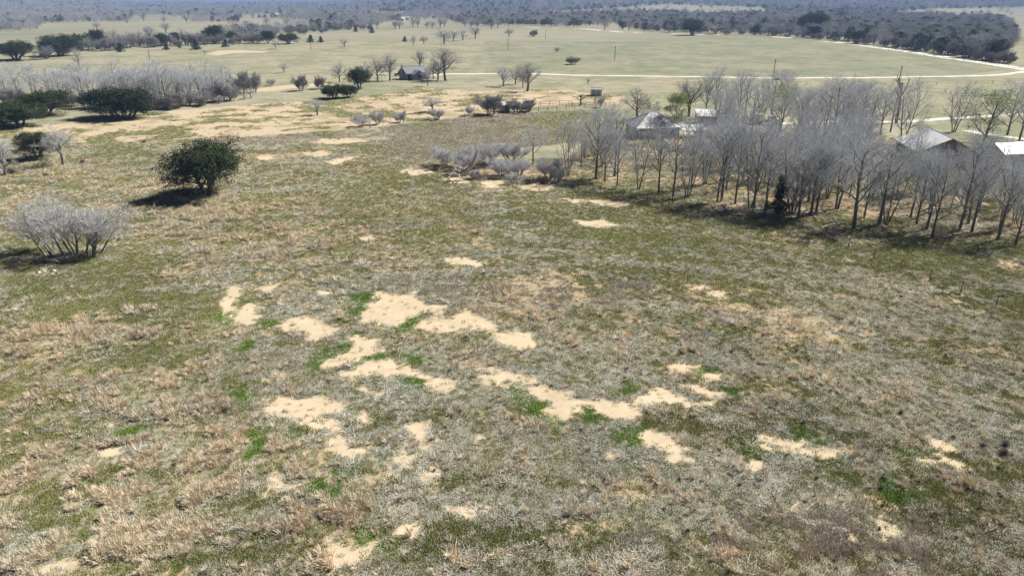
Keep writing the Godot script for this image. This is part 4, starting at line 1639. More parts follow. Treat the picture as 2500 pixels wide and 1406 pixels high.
const SANDS := [
	[-33.66, -77.95, -32.75, -77.65, -32.1, -74.78, -32.14, -73.59, -31.12, -71.07, -31.81, -70.49, -32.74, -71.24, -33.32, -73.58, -33.54, -75.42],
	[-30.66, -72.09, -29.32, -72.53, -28.55, -71.64, -28.86, -70.23, -27.84, -69.51, -28.61, -68.87, -28.76, -68.03, -30.06, -67.97, -30.75, -69.0, -30.63, -70.75],
	[-25.32, -67.21, -24.45, -68.39, -22.89, -69.19, -21.19, -68.7, -18.75, -66.45, -19.46, -65.29, -20.22, -63.75, -21.32, -65.03, -22.29, -66.24, -23.9, -66.54],
	[-16.97, -64.66, -15.75, -64.88, -13.19, -62.87, -13.27, -61.68, -14.72, -60.8, -15.07, -59.56, -16.43, -58.55, -17.61, -58.59, -17.97, -59.23, -17.5, -60.6, -16.23, -61.25, -15.9, -62.55],
	[-15.81, -76.09, -13.06, -75.58, -11.63, -76.54, -11.14, -73.81, -9.82, -72.65, -7.25, -72.64, -8.69, -70.75, -10.45, -70.18, -11.95, -69.5, -12.61, -67.97, -14.03, -67.23, -16.1, -68.4, -16.55, -69.98, -16.4, -72.76, -15.52, -74.46],
	[-9.87, -69.12, -7.64, -69.24, -6.27, -68.98, -5.29, -71.27, -3.87, -70.38, -2.22, -68.42, -1.39, -66.33, -2.58, -65.84, -3.9, -66.36, -5.02, -66.9, -5.79, -65.57, -7.34, -66.03, -9.11, -66.4, -10.2, -67.42],
	[-1.48, -64.18, -0.43, -65.43, 0.65, -66.04, 1.49, -64.86, 2.38, -63.53, 2.06, -62.32, 1.02, -61.6, 0.0, -62.59, -1.04, -63.24],
	[-15.93, -57.22, -14.9, -58.74, -13.28, -59.53, -11.92, -59.7, -10.33, -58.29, -8.38, -56.7, -8.13, -56.15, -9.52, -56.69, -10.51, -56.93, -11.34, -56.17, -13.0, -56.97, -14.45, -56.57, -15.1, -55.7, -15.56, -56.08],
	[-7.74, -56.08, -6.43, -56.18, -5.61, -55.42, -5.88, -54.22, -6.95, -53.92, -7.71, -54.79],
	[-2.71, -57.87, -1.15, -57.43, 0.38, -57.14, 2.0, -56.06, 1.68, -55.13, 0.37, -55.52, -1.3, -55.06, -2.25, -55.58, -2.74, -56.71],
	[0.3, -54.96, 1.47, -54.44, 2.96, -54.61, 4.19, -53.7, 5.21, -52.68, 6.82, -52.69, 8.18, -52.05, 8.8, -51.41, 10.45, -51.79, 11.22, -53.17, 12.84, -54.06, 14.28, -53.96, 15.52, -52.95, 16.71, -51.98, 15.24, -51.77, 13.93, -52.26, 12.15, -52.33, 11.11, -51.49, 10.14, -49.87, 8.68, -49.25, 7.73, -49.85, 7.18, -51.07, 6.37, -51.71, 5.23, -50.77, 4.13, -49.87, 2.94, -50.17, 3.01, -51.74, 2.16, -52.73, 1.09, -53.75],
	[-21.71, -52.08, -20.15, -52.81, -18.33, -52.72, -16.61, -53.02, -15.05, -52.05, -15.23, -50.99, -16.25, -50.2, -16.68, -48.61, -17.35, -48.6, -18.04, -49.84, -19.64, -50.01, -21.03, -51.09],
	[-15.43, -48.32, -14.2, -48.83, -14.05, -47.44, -13.13, -46.29, -12.73, -45.18, -11.7, -44.81, -11.31, -44.12, -12.73, -44.47, -13.9, -45.43, -14.73, -46.84],
	[-8.39, -48.38, -7.36, -48.23, -6.48, -46.24, -6.89, -45.6, -7.74, -45.99, -8.22, -47.11],
	[-9.42, -44.41, -8.4, -44.93, -7.56, -43.39, -8.03, -42.4, -9.02, -41.99, -8.9, -43.13],
	[-7.73, -42.4, -5.93, -42.55, -5.63, -41.69, -5.93, -40.68, -6.82, -41.22, -7.78, -41.68],
	[10.48, -47.25, 11.56, -47.37, 13.01, -46.44, 13.1, -45.36, 13.69, -43.82, 12.55, -44.32, 11.18, -45.36, 10.48, -45.89],
	[20.03, -46.96, 21.29, -46.82, 22.74, -46.34, 23.76, -45.65, 25.11, -45.06, 24.58, -44.57, 22.51, -44.9, 20.91, -45.73, 19.78, -46.02],
	[33.2, -46.24, 34.8, -45.93, 33.68, -45.11, 32.57, -45.4],
	[31.06, -43.8, 33.52, -43.25, 32.91, -42.75, 31.33, -43.18],
	[-8.79, -87.69, -6.91, -88.27, -5.47, -87.2, -3.8, -86.45, -4.28, -84.96, -6.2, -85.72, -8.33, -85.48],
	[-18.01, -42.35, -17.49, -42.33, -17.33, -41.62, -18.03, -41.49],
	[-16.58, -41.13, -15.47, -40.88, -15.57, -40.2, -17.26, -40.02, -17.33, -40.69],
	[-7.04, -36.5, -6.24, -36.6, -5.9, -35.95, -6.5, -35.48, -7.23, -35.91],
	[-11.58, -35.12, -10.41, -34.57, -9.14, -34.76, -7.24, -34.25, -10.26, -33.87, -11.2, -34.05],
	[-11.42, -33.37, -9.56, -34.22, -9.25, -33.98, -10.58, -33.03],
	[14.8, -58.28, 16.36, -59.12, 17.33, -58.27, 16.87, -57.14, 15.37, -57.3],
	[17.83, -57.13, 19.92, -56.4, 19.15, -55.67, 17.98, -56.25],
	[16.1, -54.65, 18.67, -53.26, 17.68, -52.95, 16.12, -53.96],
	[-13.23, -54.2, -11.32, -53.78, -12.33, -53.33],
	[-23.56, -56.74, -22.38, -57.59, -21.53, -57.07, -22.71, -56.24],
	[13.54, -117.65, 17.04, -117.17, 20.54, -114.61, 17.23, -113.31, 14.0, -115.37],
	[10.28, -104.82, 13.56, -105.35, 16.41, -102.73, 13.75, -101.59, 10.77, -103.12],
	[8.96, -118.43, 12.12, -117.67, 10.52, -115.59],
	[23.96, -76.59, 25.35, -76.3, 24.68, -74.78, 23.8, -75.09],
	[21.44, -78.37, 23.55, -77.84, 21.59, -76.95],
	[-46.7, -157.59, -44.39, -160.19, -41.09, -157.45, -42.79, -153.96, -45.48, -154.48],
	[-40.1, -148.64, -37.17, -153.24, -35.1, -156.37, -35.91, -149.58, -37.64, -145.68],
	[-56.55, -152.92, -54.19, -155.42, -51.92, -152.54, -54.55, -150.97],
	[-22.73, -140.14, -19.98, -144.89, -17.39, -143.23, -16.47, -139.48, -19.82, -137.09],
	[-14.05, -134.15, -11.13, -134.79, -7.82, -130.34, -11.73, -130.27],
	[-6.65, -130.32, -3.57, -132.55, -0.39, -128.19, -3.78, -125.72],
	[0.92, -128.15, 4.64, -128.87, 7.76, -126.58, 5.81, -123.69, 2.41, -124.9],
	[-49.6, -171.89, -46.95, -175.0, -44.56, -173.57, -41.43, -176.92, -37.14, -175.11, -40.83, -172.33, -44.92, -170.05],
	[-22.15, -96.74, -21.06, -97.3, -20.19, -96.49, -21.02, -95.55],
	[-4.21, -38.32, -1.7, -38.63, -1.51, -38.22, -2.79, -37.93],
	[-2.54, -38.62, -1.55, -38.54, -1.82, -38.01],
	[-31.92, -44.81, -30.33, -45.39, -29.8, -44.98, -30.96, -44.2],
	[-33.07, -48.44, -32.15, -48.91, -31.85, -48.19],
	[6.81, -44.86, 7.74, -44.71, 7.35, -44.1],
	[-13.42, -49.89, -12.59, -50.07, -12.64, -49.44],
	[-3.26, -46.59, -2.44, -46.59, -2.74, -45.93],
	[19.45, -38.47, 20.36, -37.22, 19.73, -37.03],
	[17.82, -43.6, 18.52, -43.35, 18.05, -42.84],
	[-28.89, -32.89, -27.88, -33.31, -27.46, -33.03, -28.16, -32.32],
	[-30.27, -69.13, -29.35, -69.69, -29.2, -68.02],
	[24.19, -37.2, 24.95, -35.99, 24.05, -35.8],
	[21.92, -36.41, 22.63, -35.62, 21.77, -34.89],
	[-30.5, -77.16, -29.22, -77.76, -28.98, -76.25],
	[-23.0, -76.66, -21.74, -76.48, -21.97, -75.46],
	[-203.96, -491.2, -206.89, -514.25, -193.02, -523.6, -169.94, -511.02, -169.8, -497.72, -190.32, -492.98, -190.51, -472.41],
	[-103.65, -279.42, -100.51, -289.15, -93.52, -298.86, -78.38, -306.55, -75.73, -295.8, -86.87, -287.71, -94.97, -277.35],
	[35.11, -194.68, 39.15, -181.08, 48.39, -184.21, 43.99, -188.7],
]
const VIVIDS := [
	[-18.62, -74.43, -17.05, -76.23, -15.93, -75.39, -16.4, -72.76, -16.66, -70.52, -17.67, -69.92, -18.02, -72.7],
	[-11.73, -67.96, -10.36, -69.45, -9.62, -68.91, -10.33, -67.43, -11.36, -66.96],
	[-19.27, -59.66, -18.23, -61.12, -16.71, -63.45, -16.02, -62.55, -16.47, -61.42, -17.87, -60.45, -18.05, -59.23, -17.54, -58.27, -18.75, -58.45],
	[-14.99, -59.15, -13.22, -61.42, -12.66, -60.55, -13.68, -59.53, -15.07, -58.59],
	[-10.47, -56.69, -8.1, -55.92, -7.78, -54.79, -8.84, -54.43, -10.12, -55.55],
	[0.37, -54.46, 1.81, -53.07, 3.01, -51.74, 2.91, -49.56, 1.71, -49.55, 1.59, -51.43, 0.54, -53.08],
	[6.34, -51.39, 7.25, -50.76, 7.54, -49.67, 6.5, -49.55, 5.9, -50.46],
	[9.07, -48.38, 10.31, -47.81, 10.15, -45.89, 9.35, -45.9, 9.03, -46.97],
	[-32.22, -70.13, -31.33, -70.17, -30.58, -71.86, -30.24, -69.67, -30.53, -68.05, -31.6, -68.52],
	[-26.88, -67.68, -25.48, -67.7, -25.17, -66.44, -26.34, -66.71],
	[8.85, -54.47, 10.78, -53.84, 10.12, -53.12, 8.91, -53.55],
	[22.47, -47.35, 24.15, -46.61, 24.25, -46.06, 22.54, -46.68],
	[19.16, -46.29, 19.72, -46.02, 19.2, -44.93, 18.78, -45.3],
	[-18.11, -53.21, -17.08, -53.44, -17.12, -52.88],
	[-24.15, -53.42, -23.24, -52.4, -23.24, -51.41],
	[-18.07, -47.1, -17.25, -46.52, -17.41, -45.96],
	[-9.74, -35.12, -9.23, -35.19, -9.41, -34.76],
	[-10.15, -61.29, -8.65, -60.6, -8.73, -59.57, -9.81, -60.24],
	[-12.65, -42.06, -12.4, -42.31, -11.99, -41.83],
	[-13.67, -40.18, -12.54, -39.73, -12.87, -39.29],
	[-20.48, -47.41, -19.68, -45.99, -19.94, -44.4, -20.47, -45.46],
	[-31.65, -47.32, -30.87, -47.06, -30.9, -46.49],
	[17.44, -57.89, 18.11, -57.51, 17.6, -56.99],
	[18.76, -54.27, 19.76, -53.91, 18.9, -53.46],
	[30.72, -44.33, 31.83, -43.53, 30.61, -43.55],
	[27.21, -41.03, 28.35, -39.86, 27.51, -39.89],
	[-27.27, -63.79, -26.49, -63.37, -26.59, -62.45],
	[-16.69, -65.33, -15.9, -65.65, -16.13, -64.68],
	[-9.59, -34.4, -7.58, -34.78, -7.63, -34.24, -9.25, -33.98],
]
const ZONES := [
	[1, -43.4, -66.5, 10.4, 7.3, 1.0],
	[1, -30.4, -54.1, 7.3, 6.3, 0.9],
	[1, -27.1, -40.9, 9.7, 7.5, 0.8],
	[1, -12.9, -39.3, 3.7, 3.1, 0.8],
	[1, -24.4, -34.0, 11.6, 3.2, 0.7],
	[1, -3.0, -32.8, 5.0, 2.3, 0.5],
	[1, -46.5, -110.5, 14.8, 9.3, 0.8],
	[1, -32.0, -93.6, 12.8, 9.3, 0.7],
	[1, -50.1, -101.6, 9.4, 8.0, 0.5],
	[1, -63.3, -126.7, 9.9, 7.8, 0.7],
	[1, -85.1, -135.5, 14.6, 5.1, 0.6],
	[1, -19.7, -46.0, 2.9, 2.8, 0.7],
	[1, -1.5, -127.1, 11.5, 4.1, 0.5],
	[1, -25.2, -50.2, 2.8, 2.5, 0.5],
	[1, -10.1, -96.4, 8.9, 4.7, 0.4],
	[1, 42.3, -100.9, 11.2, 2.8, 0.5],
	[0, -20.9, -56.5, 8.4, 6.9, 0.9],
	[0, -5.2, -50.7, 14.6, 8.5, 0.8],
	[0, 4.1, -62.8, 10.8, 8.2, 0.7],
	[0, 36.8, -57.8, 11.6, 14.0, 0.9],
	[0, 7.8, -44.1, 15.0, 6.1, 0.8],
	[0, 34.8, -85.1, 13.9, 7.6, 0.7],
	[0, 4.9, -98.7, 14.6, 9.8, 0.5],
	[0, -18.7, -63.0, 8.3, 6.3, 0.5],
	[0, 45.5, -79.6, 9.1, 5.5, 0.9],
	[0, -10.1, -40.0, 8.7, 3.6, 0.6],
	[0, 20.8, -41.2, 7.4, 4.7, 0.6],
	[0, -35.5, -57.6, 7.7, 4.7, 0.4],
	[0, -50.7, -139.4, 16.6, 10.9, 0.5],
	[0, 19.0, -33.2, 12.7, 3.4, 0.4],
	[0, 0.0, -85.0, 11.8, 6.1, 0.5],
	[0, -29.7, -77.8, 6.4, 7.9, 0.5],
	[0, 37.8, -49.9, 5.5, 7.0, 0.5],
	[3, -7.6, -79.5, 13.1, 5.3, 0.9],
	[3, 7.2, -74.6, 7.7, 4.9, 0.7],
	[3, -16.4, -98.3, 12.1, 7.9, 0.4],
	[3, -26.2, -84.9, 8.6, 4.6, 0.5],
	[3, -10.9, -187.7, 32.8, 22.2, 0.8],
	[3, 18.0, -41.6, 5.4, 2.9, 0.5],
	[3, 22.4, -38.0, 8.4, 3.8, 0.7],
	[3, 25.1, -35.2, 6.6, 3.0, 0.6],
	[3, 13.5, -36.2, 9.4, 3.8, 0.5],
	[3, -56.2, -174.4, 26.6, 11.4, 0.6],
	[3, -23.3, -158.0, 5.6, 14.0, 1.0],
	[3, 21.3, -64.9, 6.4, 4.6, 0.4],
	[3, -73.9, -146.5, 17.4, 7.5, 0.5],
	[3, 12.6, -79.0, 7.5, 3.9, 0.4],
	[2, -42.9, -72.5, 10.7, 6.0, 0.9],
	[2, 14.2, -100.5, 14.9, 10.4, 0.95],
	[2, 50.4, -89.6, 23.5, 5.9, 1.35],
	[2, -23.8, -132.7, 13.5, 11.6, 0.6],
	[2, -4.6, -106.6, 16.3, 9.1, 0.4],
	[2, -36.3, -108.0, 13.2, 9.2, 0.4],
	[2, -68.9, -101.6, 12.5, 12.7, 0.4],
	[2, -34.3, -60.9, 5.2, 3.4, 0.4],
	[2, 18.6, -123.2, 12.6, 7.4, 1.2],
	[2, 38.3, -103.9, 14.7, 3.8, 1.4],
	[2, 58.5, -94.2, 11.7, 2.9, 0.7],
	[2, 57.3, -78.2, 6.0, 9.5, 0.7],
	[2, 21.1, -86.2, 10.8, 6.2, 0.5],
	[2, -57.4, -78.4, 7.0, 8.1, 0.7],
	[2, -16.7, -34.1, 5.2, 2.1, 0.4],
	[2, 30.8, -43.3, 7.7, 3.5, 0.5],
	[2, 30.6, -37.9, 5.6, 3.2, 0.5],
	[2, 0.0, -34.3, 7.8, 2.1, 0.35],
	[2, -13.6, -57.9, 7.0, 4.8, 0.4],
	[2, 21.5, -47.4, 8.3, 2.8, 0.4],
	[2, -54.8, -87.3, 11.0, 7.8, 0.4],
	[2, -33.1, -146.7, 6.1, 8.3, 0.4],
	[4, 30.0, -67.8, 5.7, 4.1, 1.4],
	[4, 3.0, -79.2, 4.5, 4.1, 1.1],
	[4, -3.9, -58.7, 2.7, 3.2, 0.8],
	[4, 9.3, -41.7, 2.7, 2.8, 1.2],
	[4, 44.4, -95.5, 8.9, 2.5, 0.7],
	[4, 65.5, -87.0, 4.9, 2.2, 1.2],
	[4, 51.2, -91.2, 4.0, 1.7, 0.6],
	[4, 2.3, -71.9, 6.0, 3.3, 0.5],
	[4, 33.2, -44.8, 6.3, 2.7, 0.5],
	[4, 25.8, -39.3, 5.7, 2.6, 0.4],
	[4, 37.2, -100.8, 7.4, 2.5, 0.5],
	[4, 25.6, -45.6, 4.8, 1.6, 0.5],
	[4, -17.9, -73.3, 2.8, 1.7, 0.3],
	[4, 35.0, -129.4, 19.4, 10.0, 0.5],
	[4, 59.7, -115.5, 17.5, 6.4, 0.6],
	[4, 27.5, -34.8, 5.2, 2.2, 0.4],
	[4, -6.7, -140.2, 13.4, 5.3, 0.8],
]
const AREAS := [
	[-108.0, -169.5, -86.2, -173.0, -63.2, -180.2, -41.4, -192.4, -29.6, -204.4, -8.8, -216.9, 6.7, -232.3, 34.3, -239.0, 40.2, -265.4, 13.0, -284.9, -16.0, -280.1, -37.4, -285.1, -57.2, -255.9, -85.5, -244.0, -109.6, -223.4, -126.0, -201.0, -157.9, -201.5, -139.9, -176.9, -115.4, -179.3],
	[-38.7, -192.9, -27.1, -203.1, -8.7, -213.7, 31.5, -228.1, 29.3, -201.9, 15.3, -174.4, -4.8, -161.4, -19.5, -149.5, -23.6, -153.3],
	[-167.1, -172.7, -108.0, -169.5, -62.7, -178.9, -41.2, -191.0, -23.6, -153.3, -19.3, -147.4, 13.9, -156.4, 26.6, -182.1, 86.9, -174.6, 174.7, -170.0, 146.0, -139.9, 43.3, -32.3, 15.4, -24.4, -13.3, -24.3, -43.4, -32.3, -146.1, -140.0],
	[15.3, -174.4, 30.3, -209.1, 36.3, -201.9, 56.1, -188.7, 89.5, -180.1, 106.7, -173.3, 174.7, -170.0, 144.2, -138.0, 12.3, -137.4],
	[-14.1, -355.8, -26.7, -685.8, 114.1, -824.4, 251.8, -697.9, 268.3, -505.2, 259.2, -373.6, 202.1, -340.1, 123.1, -334.5],
	[0.0, -209.6, 19.0, -218.8, 29.6, -223.0, 29.6, -213.2, 19.6, -198.2, 9.0, -193.2, 4.7, -200.7],
]
const ROADS := [
	["gravel_road", "pale gravel county road curving along the edge of the right-hand woods", 9.0, [258.9, -349.6, 263.1, -373.1, 268.5, -407.9, 268.7, -443.4, 273.6, -494.1, 278.5, -548.4, 276.8, -621.9, 272.9, -672.8, 262.2, -705.2, 252.8, -735.2, 232.3, -762.0, 194.8, -781.2, 154.7, -798.1, 142.7, -805.1, 117.8, -852.1, 95.3, -932.5, 64.1, -967.7, 27.3, -990.5, -11.6, -1052.2, -48.5, -1100.1]],
	["farm_drive", "narrow sandy drive running across the field to the blue-grey house", 4.0, [-39.9, -335.7, -36.7, -341.6, -31.2, -345.1, -23.5, -346.8, -9.8, -347.2, 15.5, -343.1, 47.8, -337.7, 78.2, -336.8, 99.1, -330.1, 120.8, -327.8, 148.1, -326.6, 174.5, -331.1, 198.6, -333.9, 222.2, -341.4, 234.6, -345.6, 252.1, -357.0, 263.3, -364.4]],
	["yard_track", "short sandy track beyond the grove", 3.0, [62.3, -194.7, 70.5, -199.0, 82.4, -202.7, 90.1, -204.5, 95.7, -203.7, 105.7, -202.4, 115.9, -203.9, 126.9, -208.6, 141.7, -212.9, 159.9, -218.0]],
	["barn_track", "sandy wheel track near the far barn roof", 3.0, [122.8, -189.9, 123.8, -184.4, 126.1, -181.2, 129.5, -177.0, 131.3, -173.6]],
]
const POLES := [
	[-213.1, -428.7, 6.4, "wooden utility pole alone in the far left field"],
	[-145.6, -530.8, 4.8, "wooden utility pole leaning beside the dark junipers"],
	[-2.9, -526.3, 7.8, "wooden utility pole in the middle of the green field"],
	[31.3, -687.3, 8.2, "wooden utility far pole beside the single far bush"],
	[60.3, -427.9, 8.0, "wooden utility pole in the green field right of the round bush"],
	[115.8, -320.1, 8.8, "wooden utility tall thin pole beside the sandy drive"],
	[79.1, -277.8, 5.0, "wooden utility pole standing between the drive and the budding tree"],
	[169.1, -314.8, 6.5, "wooden utility pole beside the jagged dead top above the grove"],
	[103.6, -217.8, 3.6, "wooden utility short pole deep in the farmyard"],
]
const TREES := [
	["live_oak", -54.8, -122.3, 10.3, 13.1, "dense dark live oak standing alone in the open pasture with a long shadow"],
	["spreading_oak", -115.6, -210.2, 9.4, 17.0, "broad dark live oak on several trunks before the row of bare trees"],
	["live_oak", -141.9, -215.8, 7.6, 15.6, "dark live oak at the back of the leafy clump by the left edge"],
	["live_oak", -136.5, -195.2, 7.2, 12.7, "grey-green live oak in front of the leafy clump at the left edge"],
	["live_oak", -144.6, -200.5, 5.7, 9.3, "live oak cut by the left picture edge beside the leafy clump"],
	["live_oak", -104.8, -153.5, 6.3, 8.4, "small live oak behind the gnarled silver tree on the left"],
	["silver_tree", -95.5, -146.5, 8.5, 7.4, "gnarled silver bare tree in front of a small live oak on the left"],
	["silver_tree", -101.2, -136.9, 7.6, 6.5, "silver bare tree cut by the left edge below the leafy clump"],
	["dead_clump", -60.4, -90.1, 10.4, 14.9, "big pale leafless thicket of many stems in the left foreground"],
	["live_oak", -61.0, -286.5, 8.6, 9.0, "round dark live oak left of the blue-grey house"],
	["live_oak", -63.8, -255.9, 5.2, 9.1, "small low live oak standing on bare sand left of its twin"],
	["live_oak", -59.2, -258.3, 4.6, 7.1, "small live oak on bare sand close to the right of its twin"],
	["post_oak", -58.2, -312.6, 10.8, 9.2, "bare dark oak left of the blue-grey house, first of a pair"],
	["post_oak", -53.4, -314.5, 11.0, 10.7, "bare dark oak next to the blue-grey house, right one of a pair"],
	["post_oak", -62.7, -308.3, 9.0, 7.0, "bare oak just behind the round live oak near the house"],
	["post_oak", -74.1, -309.3, 8.9, 9.1, "bare oak at the creek bank, further left of the round live oak"],
	["post_oak", -47.0, -371.6, 9.9, 8.8, "bare oak rising behind the roof of the blue-grey house"],
	["post_oak", -32.7, -318.8, 10.0, 8.7, "bare oak right of the blue-grey house, left of the biggest one"],
	["post_oak", -35.6, -325.8, 8.3, 7.4, "slim bare oak touching the right side of the blue-grey house"],
	["post_oak", -29.2, -317.1, 14.6, 15.1, "biggest bare oak by the drive right of the blue-grey house"],
	["silver_tree", -34.3, -293.9, 7.2, 5.4, "small bare tree standing alone in front of the blue-grey house"],
	["silver_tree", -3.4, -296.0, 8.5, 7.8, "pale bare tree left in the group below the farm drive"],
	["post_oak", 1.4, -303.6, 7.6, 6.9, "bare dark oak in the middle of the group below the farm drive"],
	["post_oak", 4.5, -292.0, 8.9, 6.3, "second bare dark oak in the group below the farm drive"],
	["post_oak", 5.9, -277.8, 11.0, 13.0, "wide bare oak with low drooping limbs below the farm drive"],
	["silver_tree", -25.0, -222.0, 5.1, 7.9, "round bare tree alone on the sand of the paddock"],
	["silver_tree", -59.9, -218.0, 5.3, 7.1, "small pale bare tree on sand in the left of the paddock"],
	["mesquite", -41.9, -194.5, 3.9, 5.2, "small bare mesquite beside the little wire gate"],
	["mesquite", -37.8, -198.2, 4.3, 4.4, "small bare mesquite right of the little wire gate"],
	["mesquite", -32.2, -202.0, 3.3, 3.5, "thin bare sapling on the fence line left of the tall sapling"],
	["mesquite", -31.1, -202.2, 4.2, 1.9, "tall thin bare sapling on the sandy fence line"],
	["mesquite", -22.1, -207.3, 3.5, 4.8, "two-stemmed bare sapling on the fence line below the round tree"],
	["mesquite", -13.0, -214.1, 3.7, 2.7, "pale thin sapling on the fence line left of the corral brush"],
	["brush", -6.5, -216.6, 6.6, 8.3, "tall grey bush at the left end of the corral"],
	["brush", 1.5, -221.5, 4.5, 7.7, "grey bush inside the corral rails, left of the open pen"],
	["brush", 5.4, -222.6, 4.0, 5.1, "brownish bush against the corral rails, right of its neighbour"],
	["dead_snag", 22.9, -236.6, 4.6, 4.9, "broken green-barked stub of a tree by the corral corner"],
	["mesquite", 28.8, -231.4, 4.4, 4.0, "thin bare tree in front of the tin shed"],
	["dead_snag", 32.1, -304.0, 2.7, 4.1, "fallen dead branch lying alone in the field below the drive"],
	["brush", 33.5, -402.8, 4.7, 9.5, "round bare bush alone in the big green field"],
	["mesquite", 30.9, -501.6, 3.5, 3.9, "tiny bare bush high in the big green field"],
	["silver_tree", -110.6, -351.2, 5.3, 5.2, "small ivy-wrapped tree alone in the far left field"],
	["silver_tree", -226.2, -379.6, 10.5, 5.6, "tall narrow bare tree alone in the far left field"],
	["brush", -81.5, -277.4, 6.2, 5.4, "dark bare bush on the creek bank left of its paler neighbour"],
	["brush", -75.8, -283.0, 5.7, 4.8, "pale bare bush on the creek bank"],
	["mesquite", -99.8, -298.7, 3.3, 4.1, "low pale bush in the sandy creek bed"],
	["brush", -100.1, -266.0, 8.9, 7.3, "dense round bare thicket at the right end of the tree row"],
	["brush", -98.6, -274.1, 7.9, 6.3, "right half of the round bare thicket at the row end"],
	["live_oak", -294.6, -433.5, 12.2, 27.3, "dark evergreen mass at the left edge of the far field"],
	["live_oak", -288.1, -465.5, 13.7, 24.0, "tall rounded evergreen behind the far left field edge"],
	["brush", -282.1, -442.9, 8.0, 9.9, "round grey bush before the tall rounded evergreen"],
	["brush", -288.3, -468.7, 6.2, 8.9, "grey bush right before the tall rounded evergreen"],
	["juniper", -267.9, -500.7, 6.1, 11.8, "wide low juniper alone at the far left field edge"],
	["juniper", -247.5, -524.4, 4.7, 6.4, "small cone-shaped juniper in the far left field"],
	["juniper", -250.1, -552.1, 2.9, 3.4, "tiny juniper bush in the far left field"],
	["juniper", -226.8, -526.1, 7.5, 10.6, "greyish juniper right of the tiny one in the far field"],
	["juniper", -217.4, -556.8, 5.9, 9.9, "low greyish juniper above the pale sand cut"],
	["juniper", -255.9, -628.4, 7.6, 9.1, "dark upright juniper along the creek line"],
	["live_oak", -203.2, -613.4, 10.9, 12.3, "dark round oak at the end of the creek line"],
	["live_oak", -184.8, -606.8, 9.2, 16.9, "dark wide oak right of the round one on the creek line"],
	["juniper", -170.6, -623.2, 6.5, 11.8, "dark bushy juniper by the leaning pole, left half"],
	["juniper", -161.8, -622.5, 5.2, 9.7, "dark bushy juniper by the leaning pole, right half"],
	["silver_tree", -174.1, -539.7, 6.5, 6.6, "little bare tree right of the pale sand cut"],
	["silver_tree", -202.8, -483.0, 3.8, 7.0, "little bare tree at the left end of the pale sand cut"],
	["silver_tree", -128.9, -563.6, 6.5, 8.2, "little bare tree with fallen limbs in the middle field"],
	["juniper", -153.8, -812.1, 6.3, 11.7, "dark low juniper on the middle far field"],
	["juniper", -178.9, -846.1, 5.7, 7.5, "small round juniper left of the low dark one"],
	["juniper", -92.4, -634.3, 4.6, 7.8, "round green juniper in the middle far field"],
	["silver_tree", -77.9, -580.2, 8.2, 5.8, "thin bare tree right of the round green juniper"],
	["post_oak", -72.2, -602.9, 7.6, 8.7, "small bare oak right of the thin bare tree"],
	["post_oak", -55.6, -605.0, 12.9, 19.5, "broad bare oak in the middle of the far field clump"],
	["silver_tree", -51.2, -648.7, 9.5, 12.3, "bare tree beside the broad oak in the far clump"],
	["silver_tree", -44.1, -661.7, 9.7, 12.5, "tall dense bare tree in the far clump"],
	["post_oak", -34.5, -690.6, 10.4, 13.8, "bare oak at the right end of the far clump"],
	["post_oak", -2.8, -723.1, 9.0, 10.4, "single bare oak in the upper far field"],
	["brush", 21.5, -731.5, 6.5, 9.7, "single bare bush right of the lone far oak"],
	["live_oak", 185.8, -761.7, 17.3, 23.6, "dark live oak standing beside the gravel road"],
	["live_oak", 269.5, -764.6, 8.7, 11.9, "small dark oak at the road bend"],
	["live_oak", 323.4, -797.8, 24.6, 30.9, "tall dark live oak above the woods by the road"],
	["silver_tree", 212.8, -775.7, 12.0, 17.2, "bare tree right of the dark roadside live oak"],
	["post_oak", 36.7, -207.6, 10.1, 11.4, "gnarled bare oak at the left end of the farmyard"],
	["post_oak", 53.4, -213.5, 11.5, 11.1, "gnarled dark oak rising behind the green budding tree"],
	["budding_tree", 42.1, -180.8, 11.1, 6.6, "bright green budding tree beside the hip-roofed house"],
	["budding_tree", 36.4, -186.2, 8.7, 5.6, "green-tipped tree right in front of the hip roof"],
	["budding_tree", 55.1, -181.2, 7.0, 5.3, "pale budding tree at the corner of the white-roofed shed"],
	["budding_tree", 110.9, -164.6, 14.7, 12.6, "big forked tree with yellow-green tips behind the barns"],
	["budding_tree", 73.5, -123.8, 8.2, 4.6, "bright green leafing tree below the big tin roof"],
	["budding_tree", 71.2, -186.4, 13.3, 8.5, "tall tree with a few green tips behind the truck"],
	["grove_tree", 61.0, -178.3, 13.6, 9.4, "tall dark bare tree behind the parked truck"],
	["grove_tree", 72.2, -176.1, 13.2, 9.8, "tall bare tree right of the sandy yard track"],
	["grove_tree", 95.9, -188.0, 12.5, 12.1, "broad bare tree left of the big tin roof"],
	["grove_tree", 94.6, -168.7, 15.9, 9.9, "bare tree towering in front of the big tin roof"],
	["dead_snag", 109.8, -201.3, 15.4, 7.0, "jagged dead top sticking out above the grove"],
	["grove_tree", 125.9, -173.2, 11.8, 9.1, "bare tree at the right edge behind the small barn"],
	["budding_tree", 69.1, -121.7, 7.8, 3.7, "pale green leafing tree below the left of the tin roof"],
	["budding_tree", 86.9, -120.5, 7.0, 3.4, "faint green leafing tree below the small barn"],
	["juniper", 43.1, -109.0, 6.6, 3.2, "dark juniper among the bare trunks of the front rank"],
	["mesquite", -13.6, -144.9, 5.1, 9.0, "silvery fan-shaped mesquite at the left end of the thicket"],
	["mesquite", -9.1, -138.4, 4.9, 5.0, "pale mesquite growing behind the fallen white trunk"],
	["mesquite", -5.2, -147.3, 5.6, 8.3, "silvery mesquite second in the thicket"],
	["mesquite", 0.0, -149.2, 5.5, 7.5, "tall silvery mesquite in the middle of the thicket"],
